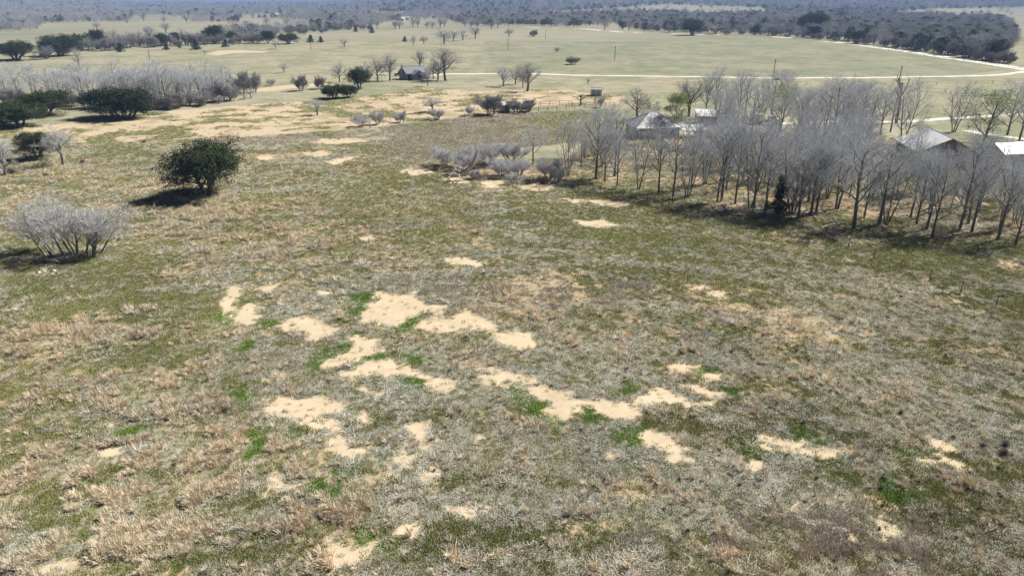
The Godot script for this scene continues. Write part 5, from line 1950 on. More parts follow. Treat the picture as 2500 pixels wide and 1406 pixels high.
	["grove_tree", 4.5, -147.0, 8.4, 6.6, "upright bare tree at the right of the mesquite thicket"],
	["mesquite", -2.0, -136.0, 3.7, 6.1, "dense grey mesquite in the shade of the thicket"],
	["mesquite", 1.6, -136.4, 3.9, 5.7, "dark grey mesquite right in the shade of the thicket"],
	["mesquite", 0.2, -129.2, 2.7, 3.6, "open multi-stemmed bush on the sand before the thicket"],
	["mesquite", 7.1, -131.9, 4.9, 5.5, "silvery bush on the sand right of the open multi-stemmed one"],
	["mesquite", 8.7, -129.9, 3.6, 3.1, "small three-stemmed bush right of the silvery one"],
	["brush", -7.0, -133.7, 1.8, 3.5, "low dark brush heap right of the fallen white trunk"],
]
const ROWS := [["grove_tree", "bare grey tree, %s from the left in the front rank of the grove", "bare trees of the grove", [[11.2, -136.4, 0, 11.8, 5.6], [16.4, -133.6, 0, 14.9, 9.6], [17.8, -131.0, 0, 11.0, 5.7], [19.7, -127.6, 0, 11.4, 5.8], [23.4, -125.5, 0, 12.8, 6.4], [26.5, -122.5, 0, 13.2, 6.6], [28.6, -120.1, 0, 13.7, 7.4], [31.1, -119.8, 0, 11.9, 7.0], [35.3, -116.1, 0, 12.1, 5.7], [36.2, -116.7, 0, 15.0, 8.1], [38.1, -115.1, 0, 15.1, 7.4], [39.8, -112.5, 0, 13.8, 7.4], [40.6, -112.8, 0, 15.5, 7.4], [41.4, -109.8, 0, 12.2, 7.5], [45.9, -110.0, 0, 15.0, 9.7], [45.8, -107.0, 0, 12.2, 7.7], [48.4, -108.5, 0, 13.0, 8.5], [49.5, -109.2, 0, 15.5, 8.3], [54.4, -112.7, 0, 15.3, 9.8], [52.6, -102.2, 0, 15.0, 9.9], [57.2, -103.8, 0, 15.1, 9.8], [58.4, -104.1, 0, 12.1, 7.0], [63.5, -104.6, 0, 13.2, 6.3], [63.6, -101.9, 0, 13.2, 7.0], [61.9, -97.5, 0, 12.8, 7.1], [68.2, -101.3, 0, 16.3, 8.4], [69.7, -100.6, 0, 13.7, 6.9], [71.0, -96.5, 0, 13.5, 7.8], [78.4, -104.1, 0, 11.5, 5.4], [72.1, -94.2, 0, 11.5, 6.0]]], ["grove_tree", "bare grey tree, %s from the left in the second rank of the grove", "bare trees of the grove", [[33.1, -125.8, 0, 14.4, 6.5], [39.3, -124.6, 0, 12.0, 6.4], [47.0, -114.0, 0, 14.0, 8.6], [53.6, -125.7, 0, 11.2, 5.7], [51.4, -117.2, 0, 11.9, 6.3], [55.4, -119.0, 0, 11.7, 6.8], [59.9, -123.6, 0, 12.9, 7.1], [59.4, -119.1, 0, 9.5, 4.9], [56.7, -107.7, 0, 11.3, 6.2], [62.1, -116.5, 0, 10.6, 4.8], [65.9, -117.3, 0, 6.9, 3.6], [64.8, -108.7, 0, 11.5, 6.3], [70.1, -115.3, 0, 9.8, 4.5], [68.7, -110.6, 0, 9.4, 4.5], [73.5, -112.5, 0, 7.0, 3.2], [82.4, -126.7, 0, 8.3, 4.6], [76.4, -114.7, 0, 9.6, 4.5], [71.7, -104.7, 0, 11.3, 6.8], [77.3, -111.1, 0, 9.3, 5.6], [74.7, -101.5, 0, 11.9, 5.9], [84.8, -115.0, 0, 10.1, 5.3], [81.5, -110.1, 0, 9.0, 4.4], [78.2, -99.0, 0, 10.5, 5.6]]], ["grove_tree", "bare grey tree, %s from the left in the third rank of the grove", "bare trees of the grove", [[18.8, -144.3, 0, 6.1, 3.4], [20.3, -135.6, 0, 14.2, 8.3], [21.7, -141.3, 0, 7.3, 3.9], [36.4, -129.1, 0, 12.9, 7.9], [44.3, -141.8, 0, 11.6, 6.2], [41.7, -131.7, 0, 12.8, 5.8], [43.0, -127.3, 0, 10.4, 5.9], [45.5, -135.3, 0, 9.7, 5.0], [48.3, -144.0, 0, 13.2, 6.9], [49.9, -135.1, 0, 10.8, 6.5], [48.5, -130.9, 0, 9.6, 5.8], [53.3, -142.8, 0, 10.9, 5.1], [57.4, -132.6, 0, 14.4, 6.5], [60.6, -139.7, 0, 11.8, 6.2], [64.2, -140.9, 0, 11.1, 6.8], [58.7, -127.6, 0, 10.4, 6.1], [61.2, -132.8, 0, 9.3, 5.2], [67.8, -139.5, 0, 13.0, 7.6], [64.6, -128.8, 0, 9.6, 5.3], [71.9, -141.7, 0, 11.3, 6.9], [69.7, -128.2, 0, 8.4, 3.8], [79.2, -135.5, 0, 11.4, 6.3], [93.9, -132.8, 0, 8.9, 5.4]]], ["grove_tree", "bare grey tree, %s from the left in the hindmost rank of the grove", "bare trees of the grove", [[14.5, -144.4, 0, 7.9, 4.2], [15.9, -152.3, 0, 7.0, 4.3], [20.0, -157.3, 0, 8.5, 4.6], [19.7, -152.5, 0, 6.9, 4.0], [23.3, -165.1, 0, 8.4, 4.4], [21.4, -148.9, 0, 9.1, 4.8], [28.8, -153.3, 0, 6.2, 2.9], [33.5, -170.4, 0, 9.0, 5.0], [30.9, -145.5, 0, 7.4, 3.5], [44.3, -164.4, 0, 9.7, 4.5], [41.7, -145.4, 0, 8.8, 4.9], [49.6, -169.9, 0, 13.4, 8.1], [49.0, -165.6, 0, 13.6, 7.6], [45.3, -146.3, 0, 11.3, 5.7], [48.8, -157.1, 0, 12.1, 6.1], [53.1, -172.0, 0, 14.4, 8.1], [61.1, -161.2, 0, 13.0, 7.3], [64.4, -158.5, 0, 10.5, 4.8], [62.4, -152.6, 0, 14.5, 7.2], [61.6, -148.4, 0, 10.5, 4.9], [65.2, -146.4, 0, 13.7, 6.3], [69.2, -144.6, 0, 11.7, 5.7], [72.6, -147.9, 0, 13.0, 6.9], [77.2, -150.7, 0, 10.3, 5.3]]], ["grove_tree", "tall bare tree, %s from the left in the line behind the farm buildings", "bare trees of the grove", [[57.2, -209.1, 0, 14.1, 7.3], [60.7, -212.0, 0, 15.5, 8.9], [62.7, -206.0, 0, 11.9, 6.3], [64.4, -201.7, 0, 15.2, 7.8], [68.9, -209.4, 0, 14.2, 8.2], [72.3, -205.1, 0, 12.4, 7.2], [76.7, -209.3, 0, 14.9, 10.5], [78.4, -204.2, 0, 15.4, 8.2], [75.5, -180.8, 0, 13.5, 8.4], [80.8, -188.5, 0, 11.5, 6.9], [78.9, -177.4, 0, 14.5, 9.2], [78.4, -171.4, 0, 16.9, 11.3], [84.8, -181.5, 0, 14.3, 9.7], [79.8, -167.7, 0, 13.3, 8.3], [90.6, -188.4, 0, 13.8, 9.1], [87.6, -177.3, 0, 14.8, 10.0], [91.9, -183.1, 0, 13.5, 7.3], [95.2, -180.9, 0, 11.6, 8.3], [100.2, -185.7, 0, 13.2, 8.0], [118.1, -187.4, 0, 13.4, 9.1], [128.8, -182.1, 0, 14.6, 9.9]]], ["grove_tree", "bare tree, %s from left, front line of the row behind the broad live oak", "bare tree row on the creek", [[-180.2, -248.9, 0, 10.7, 6.7], [-172.7, -244.6, 0, 10.8, 6.7], [-169.5, -246.3, 0, 10.1, 8.5], [-160.0, -240.4, 0, 11.1, 7.7], [-155.5, -239.6, 0, 10.6, 6.9], [-151.5, -239.5, 0, 12.7, 9.0], [-146.2, -237.5, 0, 9.5, 5.9], [-142.7, -237.6, 0, 11.5, 9.1], [-139.9, -236.5, 0, 11.1, 7.3], [-134.5, -233.6, 0, 11.7, 9.3], [-130.6, -230.3, 0, 10.8, 7.6], [-127.4, -233.1, 0, 12.2, 8.3], [-123.7, -229.5, 0, 13.7, 10.4], [-121.2, -233.0, 0, 14.2, 9.3], [-117.7, -230.0, 0, 12.0, 9.8], [-117.1, -234.6, 0, 9.9, 7.1], [-116.6, -235.5, 0, 13.1, 8.7], [-112.3, -232.1, 0, 13.8, 10.2], [-109.8, -234.9, 0, 9.6, 6.6], [-109.4, -236.2, 0, 12.5, 9.5], [-107.4, -237.6, 0, 11.2, 7.5], [-105.1, -240.2, 0, 11.7, 7.8], [-105.0, -244.6, 0, 9.1, 6.5], [-103.8, -247.9, 0, 11.4, 8.6], [-101.8, -249.2, 0, 9.6, 7.5], [-101.0, -255.0, 0, 11.0, 7.8]]], ["grove_tree", "bare tree, %s from left, back line of the row behind the broad live oak", "bare tree row on the creek", [[-188.1, -264.3, 0, 11.2, 7.2], [-180.4, -261.3, 0, 12.7, 10.1], [-175.0, -261.2, 0, 12.5, 7.7], [-167.8, -260.0, 0, 11.8, 9.8], [-157.6, -253.7, 0, 12.1, 7.7], [-151.6, -250.5, 0, 13.3, 8.4], [-149.7, -253.1, 0, 13.4, 8.3], [-142.1, -250.0, 0, 11.5, 7.3], [-138.7, -250.6, 0, 14.5, 9.3], [-133.2, -249.3, 0, 11.2, 8.7], [-128.4, -247.5, 0, 10.4, 7.4], [-125.4, -248.9, 0, 11.7, 8.9], [-123.4, -251.0, 0, 14.7, 12.4], [-120.0, -250.5, 0, 12.1, 8.2], [-116.2, -249.5, 0, 12.3, 9.4], [-115.7, -257.7, 0, 12.9, 8.9], [-112.2, -256.4, 0, 9.5, 6.3], [-109.8, -257.9, 0, 13.7, 8.5], [-111.0, -266.2, 0, 10.5, 8.5], [-106.7, -265.5, 0, 12.4, 7.9]]], ["brush", "tangled grey bush, %s from the left at the foot of the creek tree row", "bushes in the creek tree row", [[-170.8, -240.5, 0, 5.7, 8.5], [-163.2, -239.4, 0, 5.3, 7.2], [-152.5, -234.0, 0, 5.6, 7.5], [-146.2, -234.6, 0, 4.6, 6.3], [-137.8, -230.2, 0, 6.0, 6.9], [-132.1, -228.7, 0, 5.4, 7.0], [-125.7, -225.8, 0, 3.8, 4.7], [-121.8, -228.6, 0, 4.3, 5.0], [-114.8, -226.1, 0, 5.3, 7.7], [-111.7, -228.4, 0, 5.0, 7.3], [-108.3, -229.7, 0, 5.8, 7.8], [-107.1, -235.6, 0, 4.7, 5.1], [-102.9, -237.1, 0, 5.1, 6.9], [-101.7, -246.3, 0, 6.5, 8.7], [-99.4, -247.9, 0, 6.7, 9.5]]], ["silver_tree", "low silvery shrub, %s from the left along the foot of the creek row", "shrubs at the creek row", [[-103.1, -235.4, 0, 4.1, 4.6], [-102.6, -238.8, 0, 3.8, 3.5], [-99.2, -241.8, 0, 2.9, 3.8], [-98.7, -249.9, 0, 2.9, 3.5], [-97.4, -250.1, 0, 2.5, 2.7], [-94.5, -252.0, 0, 2.7, 3.0], [-93.4, -255.8, 0, 3.6, 4.7]]], ["post_oak", "bare tree, %s from the left along the far left field edge", "far creek line trees", [[-311.2, -516.6, 0, 12.0, 12.0], [-316.6, -536.8, 1, 11.5, 9.8], [-298.7, -516.9, 0, 10.7, 11.4], [-300.6, -531.3, 1, 14.6, 14.2], [-302.2, -547.1, 0, 10.6, 8.7], [-304.2, -562.7, 0, 14.3, 12.1], [-299.6, -564.5, 0, 12.3, 13.1], [-288.3, -558.1, 0, 11.7, 10.5], [-288.8, -570.0, 0, 13.1, 13.9], [-281.8, -568.3, 0, 9.5, 10.7], [-289.8, -590.2, 0, 14.2, 11.8], [-272.3, -570.9, 1, 10.5, 10.6], [-268.6, -577.8, 0, 10.5, 9.2], [-270.4, -589.1, 1, 10.1, 9.6], [-263.9, -593.4, 0, 13.2, 14.3], [-256.1, -586.2, 0, 9.2, 9.3], [-261.5, -618.4, 0, 10.7, 9.5], [-252.2, -617.3, 0, 14.1, 12.5], [-245.5, -608.2, 1, 15.3, 17.0], [-247.2, -632.3, 0, 9.9, 11.0], [-234.5, -617.7, 1, 10.0, 11.0], [-228.8, -621.0, 0, 10.0, 8.7], [-217.6, -615.5, 0, 12.9, 10.9], [-213.0, -622.1, 0, 10.1, 10.8]]], ["brush", "grey roadside thicket, %s from the left below the woods by the gravel road", "roadside thickets", [[224.1, -770.4, 0, 6.1, 9.5], [241.4, -775.2, 0, 4.4, 6.7], [261.9, -777.3, 0, 7.3, 11.0], [264.5, -743.4, 0, 6.4, 8.8], [265.8, -713.5, 0, 3.9, 6.0], [278.4, -722.1, 0, 4.8, 6.6], [278.5, -705.5, 0, 3.7, 4.2], [283.6, -693.5, 0, 5.3, 7.7], [282.2, -675.4, 0, 6.4, 8.4], [293.1, -680.1, 0, 3.9, 5.4], [281.8, -641.6, 0, 4.5, 5.9], [285.2, -623.5, 0, 3.4, 3.9], [280.6, -598.9, 0, 4.6, 6.7], [282.8, -587.2, 0, 6.1, 8.3], [294.5, -584.8, 0, 3.8, 5.7], [291.0, -571.0, 0, 5.7, 8.0], [284.0, -541.7, 0, 3.4, 4.4], [289.0, -532.6, 0, 7.1, 9.8], [283.2, -513.0, 0, 3.9, 5.3], [287.9, -508.9, 0, 5.4, 6.5], [282.8, -484.2, 0, 3.7, 4.2], [280.7, -468.1, 0, 6.9, 8.1], [281.9, -464.1, 0, 3.6, 4.4], [280.1, -449.6, 0, 6.2, 9.0], [277.2, -434.7, 0, 4.6, 5.7], [280.4, -425.4, 0, 5.8, 8.7], [278.0, -414.6, 0, 6.4, 8.1], [279.8, -412.2, 0, 7.0, 8.5], [284.0, -415.3, 0, 5.5, 6.4], [283.5, -413.9, 0, 3.7, 4.5]]], ["brush", "round grey thicket, %s from the left along the far left field edge", "far creek line thickets", [[-303.5, -503.0, 0, 6.4, 7.0], [-299.4, -507.6, 0, 6.8, 6.8], [-300.8, -522.7, 0, 7.9, 9.8], [-288.2, -517.0, 0, 9.2, 10.7], [-285.3, -522.6, 0, 8.5, 9.9], [-284.5, -531.4, 0, 8.6, 11.0], [-287.0, -549.3, 0, 9.8, 12.1], [-290.3, -566.4, 0, 9.3, 10.1], [-286.5, -573.1, 0, 7.9, 10.0], [-273.0, -558.2, 0, 8.7, 11.8], [-277.1, -580.6, 0, 10.4, 14.4], [-273.5, -580.5, 0, 8.7, 8.8], [-260.1, -570.4, 0, 6.7, 8.5], [-258.2, -583.2, 0, 9.6, 11.0], [-252.0, -586.0, 0, 9.7, 12.0], [-246.6, -590.8, 0, 9.0, 10.9], [-245.4, -604.6, 0, 7.2, 9.0], [-239.1, -601.9, 0, 9.1, 10.7], [-224.2, -590.9, 0, 7.2, 8.1], [-225.7, -607.5, 0, 7.8, 8.2], [-220.4, -616.2, 0, 8.6, 10.2], [-211.6, -607.7, 0, 9.5, 12.5]]], ["brush", "low grey thicket, %s from the left in the brushy strip of the far field", "far brush strip", [[-291.3, -765.4, 0, 7.5, 10.1], [-293.1, -814.4, 0, 6.6, 9.4], [-286.3, -818.0, 0, 7.6, 9.3], [-283.8, -830.3, 0, 8.1, 12.2], [-258.3, -788.9, 0, 7.1, 9.8], [-257.7, -810.7, 0, 7.7, 10.4], [-242.2, -800.9, 0, 9.4, 10.7], [-229.3, -796.9, 0, 7.9, 8.9], [-217.9, -774.7, 0, 8.0, 8.9], [-227.9, -851.7, 0, 6.5, 9.7], [-206.6, -802.1, 0, 5.6, 6.2], [-212.9, -844.6, 0, 5.9, 7.8], [-212.8, -890.9, 0, 9.2, 13.8], [-210.9, -907.3, 0, 8.5, 12.0], [-198.6, -899.2, 0, 6.5, 8.6], [-196.4, -931.6, 0, 7.0, 9.2], [-187.1, -925.2, 0, 6.6, 9.7], [-173.9, -904.5, 0, 7.0, 8.0]]], ["post_oak", "scattered bare oak, %s from the left in the far middle field", "scattered far oaks", [[-515.1, -918.3, 0, 10.1, 10.4], [-560.8, -1197.8, 0, 11.9, 13.0], [-527.6, -1204.9, 0, 13.1, 15.7], [-302.5, -774.2, 0, 12.7, 12.8], [-362.7, -1011.0, 0, 11.1, 9.8], [-356.2, -1076.6, 0, 11.4, 9.8], [-341.7, -1127.0, 0, 10.4, 9.6], [-261.5, -1008.0, 0, 11.8, 11.8], [-146.1, -927.5, 0, 11.0, 13.2], [-144.0, -948.1, 0, 12.3, 12.8], [-135.4, -1013.3, 0, 13.9, 15.6], [-123.6, -973.3, 0, 11.7, 10.4], [-108.9, -948.1, 0, 10.5, 9.6], [-102.0, -946.4, 0, 11.6, 13.7], [-94.6, -978.9, 0, 12.6, 14.9], [-92.2, -1012.1, 0, 12.6, 12.9], [-598.3, -1155.2, 0, 10.6, 11.4], [-630.1, -1271.9, 0, 14.3, 13.7], [-207.7, -916.6, 0, 11.7, 11.5], [-187.2, -982.4, 0, 11.5, 11.8], [-173.8, -953.6, 0, 11.0, 12.2], [-64.1, -1010.2, 0, 10.8, 10.1], [-54.5, -987.1, 0, 12.2, 13.3], [-44.6, -949.1, 0, 12.5, 13.0], [-25.8, -932.6, 0, 10.4, 9.8], [-18.6, -964.6, 0, 12.4, 12.6], [-376.3, -804.1, 0, 11.9, 12.7], [-387.3, -785.4, 0, 9.8, 8.7]]], ["post_oak", "bare tree, %s from the left along the wooded side of the gravel road", "roadside trees", [[114.5, -912.1, 0, 12.6, 14.4], [140.1, -934.8, 1, 9.9, 9.8], [137.3, -870.4, 0, 11.6, 12.6], [162.4, -903.9, 1, 9.0, 9.4], [172.0, -872.8, 0, 11.6, 13.7], [173.6, -817.1, 0, 12.3, 11.2], [200.3, -845.1, 0, 11.5, 13.6], [202.3, -793.8, 0, 10.2, 10.3], [219.2, -795.4, 1, 12.4, 14.3], [236.5, -814.9, 0, 10.0, 10.1], [239.6, -778.1, 0, 10.4, 9.7], [252.4, -766.9, 1, 9.2, 10.2], [260.1, -749.5, 0, 12.9, 14.0], [270.8, -744.9, 0, 12.1, 13.9], [272.8, -724.2, 0, 13.4, 12.2], [271.5, -698.7, 0, 9.4, 9.2], [279.8, -700.5, 0, 9.6, 9.5], [287.3, -701.8, 1, 11.8, 12.9], [294.1, -709.1, 0, 14.1, 15.4], [295.3, -690.9, 0, 14.0, 13.9], [291.6, -668.7, 0, 9.0, 8.7], [295.3, -664.0, 0, 9.6, 8.4], [296.7, -657.3, 0, 11.8, 12.7], [283.2, -604.2, 1, 10.9, 11.6], [291.2, -609.6, 0, 12.7, 12.0], [291.1, -592.0, 0, 12.4, 11.6], [289.4, -571.5, 0, 12.9, 11.3], [288.8, -556.0, 0, 11.9, 13.0], [285.5, -537.9, 0, 8.4, 7.6], [290.7, -538.8, 0, 9.2, 8.2], [293.6, -531.0, 1, 11.8, 10.7], [291.8, -515.4, 1, 10.7, 9.6], [287.4, -499.4, 0, 10.9, 11.2], [292.4, -499.8, 0, 9.3, 10.6], [283.4, -475.3, 0, 11.1, 11.2], [290.1, -472.7, 0, 8.6, 10.2], [280.5, -447.4, 0, 13.1, 14.5], [287.6, -450.4, 0, 10.1, 10.8], [278.8, -432.2, 0, 10.4, 9.9], [285.0, -433.1, 1, 12.0, 11.4]]]]
const WOODS := [
	[-920.1, -852.7, -647.9, -867.7, -581.6, -910.9, -746.7, -1189.2, -660.2, -1262.4, -780.7, -1544.8, -680.7, -1610.1, -559.2, -1474.8, -499.4, -1489.7, -346.7, -1285.7, -238.4, -1080.9, -201.7, -1059.7, -203.6, -1275.9, -148.4, -1420.7, -105.4, -1276.3, -74.1, -1119.7, -40.1, -1038.8, 0.0, -1067.4, 104.6, -997.3, 162.9, -840.9, 223.4, -806.9, 273.6, -783.8, 284.0, -721.1, 290.2, -652.5, 290.0, -571.7, 277.1, -457.7, 280.7, -419.6, 364.5, -533.0, 644.3, -952.1, 898.0, -1372.3, 1077.3, -1569.9, 1248.4, -1568.4, 1678.6, -1568.1, 6500, -700, 6500, -7000, -6500, -7000, -6500, -700],
	[-269.9, -704.8, -228.9, -844.2, -190.2, -984.3, -200.5, -1038.3, -250.3, -924.3, -299.8, -784.2],
	[-530.8, -1220.2, -461.3, -1250.6, -494.2, -1350.8, -586.5, -1367.2],
]
const CLEARINGS := [
	[48.6, -1771.8, 295.9, -2164.3, 532.7, -2635.4, 748.4, -2244.4, 621.0, -1770.1, 387.5, -1568.6, 392.6, -1837.3, 243.0, -1773.2, 88.0, -1603.4],
	[951.4, -1867.4, 1220.5, -2125.0, 1535.3, -2246.8, 1771.2, -2088.5, 954.7, -1117.3, 743.6, -1114.8, 898.0, -1372.3, 853.2, -1479.2, 826.5, -1619.6],
	[-426.0, -1993.7, -251.9, -1839.1, -187.6, -1627.8, -230.3, -1445.0, -337.7, -1663.3],
	[-654.9, -1729.7, -549.7, -1891.6, -443.7, -1553.3, -539.0, -1509.4],
	[74.6, -1040.5, 100.7, -1013.6, 148.4, -865.3, 165.3, -1110.6],
	[-864.2, -1639.8, -766.2, -1515.8, -702.4, -1661.6, -824.4, -1767.9],
]
const DARKWOODS := [
	[-582.1, -2885.0, 142.7, -5230.4, 55.1, -2014.1, -102.0, -1862.5, -288.9, -1953.9, -477.2, -2358.1],
	[142.7, -5230.4, -240.2, 710.3, 806.2, -2341.3, 635.1, -3142.6, 51.2, -1867.6],
	[694.1, -1863.3, 1245.3, -1863.3, 399.0, -587.1, 284.8, -425.9, 289.7, -546.5, 279.7, -720.3],
	[-4392.4, 12399.7, -516.0, 700.9, 1666.1, -2257.5, 1048.9, -2017.1, 803.4, -2261.0],
]
const FRONT_FENCE := [3.84, -127.98, 10.52, -124.82, 16.54, -121.74, 21.99, -118.68, 27.53, -115.07, 32.92, -111.43, 37.74, -108.42, 42.19, -105.43, 44.56, -100.41, 46.51, -95.67, 47.41, -93.26, 48.49, -90.6, 49.38, -88.33, 50.09, -85.81, 51.05, -82.75, 52.07, -80.1, 52.9, -77.28, 53.46, -74.75, 54.44, -72.61, 55.03, -70.13, 55.73, -67.41]
const CORRAL_FRONT := [-7.42, -213.67, -2.74, -215.34, 5.07, -219.34, 15.62, -225.82, 21.11, -229.14, 26.46, -229.72, 33.49, -232.73]
const CORRAL_BACK := [6.18, -233.38, 10.81, -234.91, 19.75, -236.9, 19.7, -231.18]
const SAND_FENCE := [-38.73, -192.85, -36.63, -196.93, -30.99, -201.42, -25.48, -204.34, -19.86, -207.66, -14.57, -209.68, -7.42, -213.67]
const ROAD_FENCE := [169.88, -747.27, 218.48, -743.31, 249.17, -690.42, 264.4, -647.06, 268.52, -595.3, 271.0, -533.29, 265.56, -474.24, 263.99, -431.31, 261.82, -390.56, 257.53, -359.04]
const FIELD_FENCE := [158.14, -292.27, 170.68, -296.95, 183.31, -298.33, 197.08, -301.34, 208.09, -305.12, 228.49, -312.0]
const GATE := [-40.02, -192.61]
const LOGS := [
	[46.65, -107.73, 49.11, -110.27, 0.256, "short pale log lying under the front trees beside the juniper"],
	[47.25, -101.65, 52.1, -104.79, 0.17600000000000002, "long thin pale log in the shade of the front trees"],
	[56.91, -102.78, 57.16, -101.38, 0.27999999999999997, "thick pale log lying at the foot of a front tree"],
	[72.56, -104.8, 74.78, -107.13, 0.16000000000000003, "white broken branch on the ground right in the grove"],
	[17.83, -124.93, 19.16, -125.28, 0.24, "cut pale log lying behind the wire fence"],
	[67.15, -115.77, 71.96, -117.47, 0.16000000000000003, "thin pale log deep in the grove"],
]
const FALLEN := [-10.17, -132.57]
const STONES := [[-60.65, -82.97, "white stone lying in the grass below the brush pile"], [-59.26, -83.68, "smaller pale stone right of the white stone below the brush pile"]]
const BRUSHPILE := [-62.3, -87.06]
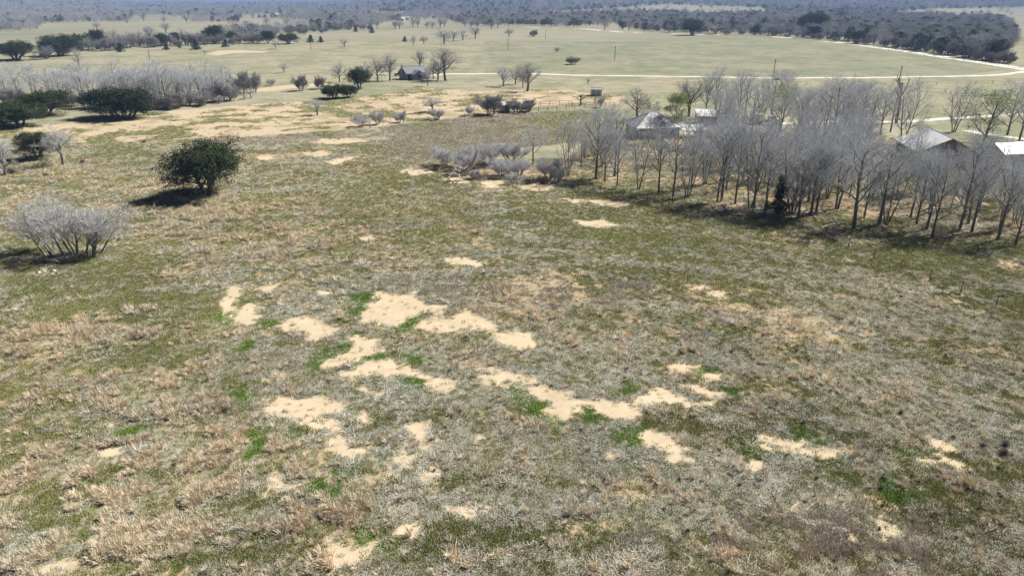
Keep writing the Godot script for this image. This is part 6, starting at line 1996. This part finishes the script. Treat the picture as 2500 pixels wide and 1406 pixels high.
const BUSHES := [
	[-100.95, -138.03, 3.63, "small dark dry bush in the pasture, first of them counted from the left"],
	[-92.3, -135.46, 1.78, "small dark dry bush in the pasture, second of them counted from the left"],
	[-92.28, -148.11, 2.13, "small dark dry bush in the pasture, third of them counted from the left"],
	[-57.23, -95.96, 0.92, "small dark dry bush in the pasture, fourth of them counted from the left"],
	[-90.52, -171.41, 1.77, "small dark dry bush in the pasture, fifth of them counted from the left"],
	[-5.76, -42.4, 0.55, "small dark dry bush in the pasture, sixth of them counted from the left"],
	[10.46, -38.41, 0.56, "small dark dry bush in the pasture, seventh of them counted from the left"],
	[12.23, -41.58, 0.66, "small dark dry bush in the pasture, eighth of them counted from the left"],
	[11.63, -36.33, 0.57, "small dark dry bush in the pasture, ninth of them counted from the left"],
	[12.2, -38.04, 0.65, "small dark dry bush in the pasture, tenth of them counted from the left"],
	[17.98, -60.96, 0.8, "small dark dry bush in the pasture, eleventh of them counted from the left"],
	[15.98, -42.15, 0.55, "small dark dry bush in the pasture, twelfth of them counted from the left"],
	[16.13, -41.96, 0.63, "small dark dry bush in the pasture, thirteenth of them counted from the left"],
	[21.81, -61.31, 0.63, "small dark dry bush in the pasture, fourteenth of them counted from the left"],
	[16.41, -40.88, 0.62, "small dark dry bush in the pasture, fifteenth of them counted from the left"],
	[17.96, -41.29, 0.55, "small dark dry bush in the pasture, sixteenth of them counted from the left"],
	[17.02, -37.42, 0.55, "small dark dry bush in the pasture, seventeenth of them counted from the left"],
	[18.42, -39.48, 0.55, "small dark dry bush in the pasture, eighteenth of them counted from the left"],
	[28.28, -61.45, 0.72, "small dark dry bush in the pasture, nineteenth of them counted from the left"],
	[24.07, -48.79, 0.67, "small dark dry bush in the pasture, twentieth of them counted from the left"],
	[28.79, -59.54, 0.61, "small dark dry bush in the pasture, twenty-first of them counted from the left"],
	[21.31, -39.64, 0.6, "small dark dry bush in the pasture, twenty-second of them counted from the left"],
	[22.27, -41.64, 0.66, "small dark dry bush in the pasture, twenty-third of them counted from the left"],
	[19.46, -34.09, 0.55, "small dark dry bush in the pasture, twenty-fourth of them counted from the left"],
	[28.5, -53.97, 0.56, "small dark dry bush in the pasture, twenty-fifth of them counted from the left"],
	[20.01, -33.45, 0.55, "small dark dry bush in the pasture, twenty-sixth of them counted from the left"],
	[29.78, -55.24, 0.55, "small dark dry bush in the pasture, twenty-seventh of them counted from the left"],
	[20.86, -34.01, 0.55, "small dark dry bush in the pasture, twenty-eighth of them counted from the left"],
	[21.65, -35.45, 0.55, "small dark dry bush in the pasture, twenty-ninth of them counted from the left"],
	[21.48, -34.03, 0.55, "small dark dry bush in the pasture, thirtieth of them counted from the left"],
	[24.23, -36.27, 0.56, "small dark dry bush in the pasture, thirty-first of them counted from the left"],
	[26.31, -40.39, 0.84, "small dark dry bush in the pasture, thirty-second of them counted from the left"],
	[25.58, -38.61, 0.55, "small dark dry bush in the pasture, thirty-third of them counted from the left"],
	[27.05, -41.55, 0.62, "small dark dry bush in the pasture, thirty-fourth of them counted from the left"],
	[23.58, -34.38, 0.55, "small dark dry bush in the pasture, thirty-fifth of them counted from the left"],
	[37.81, -63.03, 0.64, "small dark dry bush in the pasture, thirty-sixth of them counted from the left"],
	[41.11, -69.07, 0.55, "small dark dry bush in the pasture, thirty-seventh of them counted from the left"],
	[45.74, -75.15, 0.64, "small dark dry bush in the pasture, thirty-eighth of them counted from the left"],
	[32.82, -50.16, 0.84, "small dark dry bush in the pasture, thirty-ninth of them counted from the left"],
	[28.33, -41.4, 0.65, "small dark dry bush in the pasture, fortieth of them counted from the left"],
	[29.19, -41.68, 0.55, "small dark dry bush in the pasture, forty-first of them counted from the left"],
	[29.35, -40.98, 0.62, "small dark dry bush in the pasture, forty-second of them counted from the left"],
	[33.35, -48.29, 0.55, "small dark dry bush in the pasture, forty-third of them counted from the left"],
	[25.79, -33.83, 0.55, "small dark dry bush in the pasture, forty-fourth of them counted from the left"],
	[28.26, -37.38, 0.55, "small dark dry bush in the pasture, forty-fifth of them counted from the left"],
	[37.4, -53.09, 0.55, "small dark dry bush in the pasture, forty-sixth of them counted from the left"],
	[41.5, -58.8, 0.56, "small dark dry bush in the pasture, forty-seventh of them counted from the left"],
	[42.36, -60.17, 0.55, "small dark dry bush in the pasture, forty-eighth of them counted from the left"],
	[51.72, -75.53, 0.64, "small dark dry bush in the pasture, forty-ninth of them counted from the left"],
	[29.61, -37.57, 0.61, "small dark dry bush in the pasture, fiftieth of them counted from the left"],
	[35.06, -46.49, 0.72, "small dark dry bush in the pasture, fifty-first of them counted from the left"],
	[28.73, -35.38, 0.55, "small dark dry bush in the pasture, fifty-second of them counted from the left"],
	[42.61, -57.14, 0.59, "small dark dry bush in the pasture, fifty-third of them counted from the left"],
	[53.79, -75.27, 0.74, "small dark dry bush in the pasture, fifty-fourth of them counted from the left"],
	[33.58, -41.85, 0.66, "small dark dry bush in the pasture, fifty-fifth of them counted from the left"],
	[50.61, -69.04, 0.55, "small dark dry bush in the pasture, fifty-sixth of them counted from the left"],
	[32.26, -38.53, 0.55, "small dark dry bush in the pasture, fifty-seventh of them counted from the left"],
	[36.6, -45.22, 1.19, "small dark dry bush in the pasture, fifty-eighth of them counted from the left"],
	[33.58, -40.43, 0.55, "small dark dry bush in the pasture, fifty-ninth of them counted from the left"],
	[34.13, -39.51, 0.55, "small dark dry bush in the pasture, sixtieth of them counted from the left"],
	[36.08, -42.48, 0.67, "small dark dry bush in the pasture, sixty-first of them counted from the left"],
	[34.1, -39.21, 0.55, "small dark dry bush in the pasture, sixty-second of them counted from the left"],
	[44.26, -54.65, 0.55, "small dark dry bush in the pasture, sixty-third of them counted from the left"],
	[57.52, -74.79, 0.84, "small dark dry bush in the pasture, sixty-fourth of them counted from the left"],
	[37.6, -44.24, 1.31, "small dark dry bush in the pasture, sixty-fifth of them counted from the left"],
	[38.37, -45.27, 1.19, "small dark dry bush in the pasture, sixty-sixth of them counted from the left"],
]
const HOUSE := [-44.11, -324.15]
const SHED := [31.39, -265.12]
const PUMP := [-2.32, -223.26]
const HIP := [36.28, -181.51]
const WHITE_SHED := [56.14, -199.32]
const BARN := [91.87, -150.52]
const SMALL_BARN := [106.88, -148.69]
const TRUCK := [71.23, -199.0]
const CAR := [-52.52, -336.08]
const CARPORT := [-58.54, -325.77]
const METER := [117.55, -320.23]
const FAR_HOUSES := [
	[-818.8, -1574.4, "tiny pale house in the woods above the left field"],
	[-537.7, -1694.8, "tiny pale house at the woods edge, left of centre"],
	[-402.7, -1640.9, "tiny pale house in the woods above the creek thickets"],
	[-196.6, -1313.9, "white shed house beside a bare tree in the far middle"],
	[-195.8, -1369.2, "long white roof right behind the white shed house"],
]
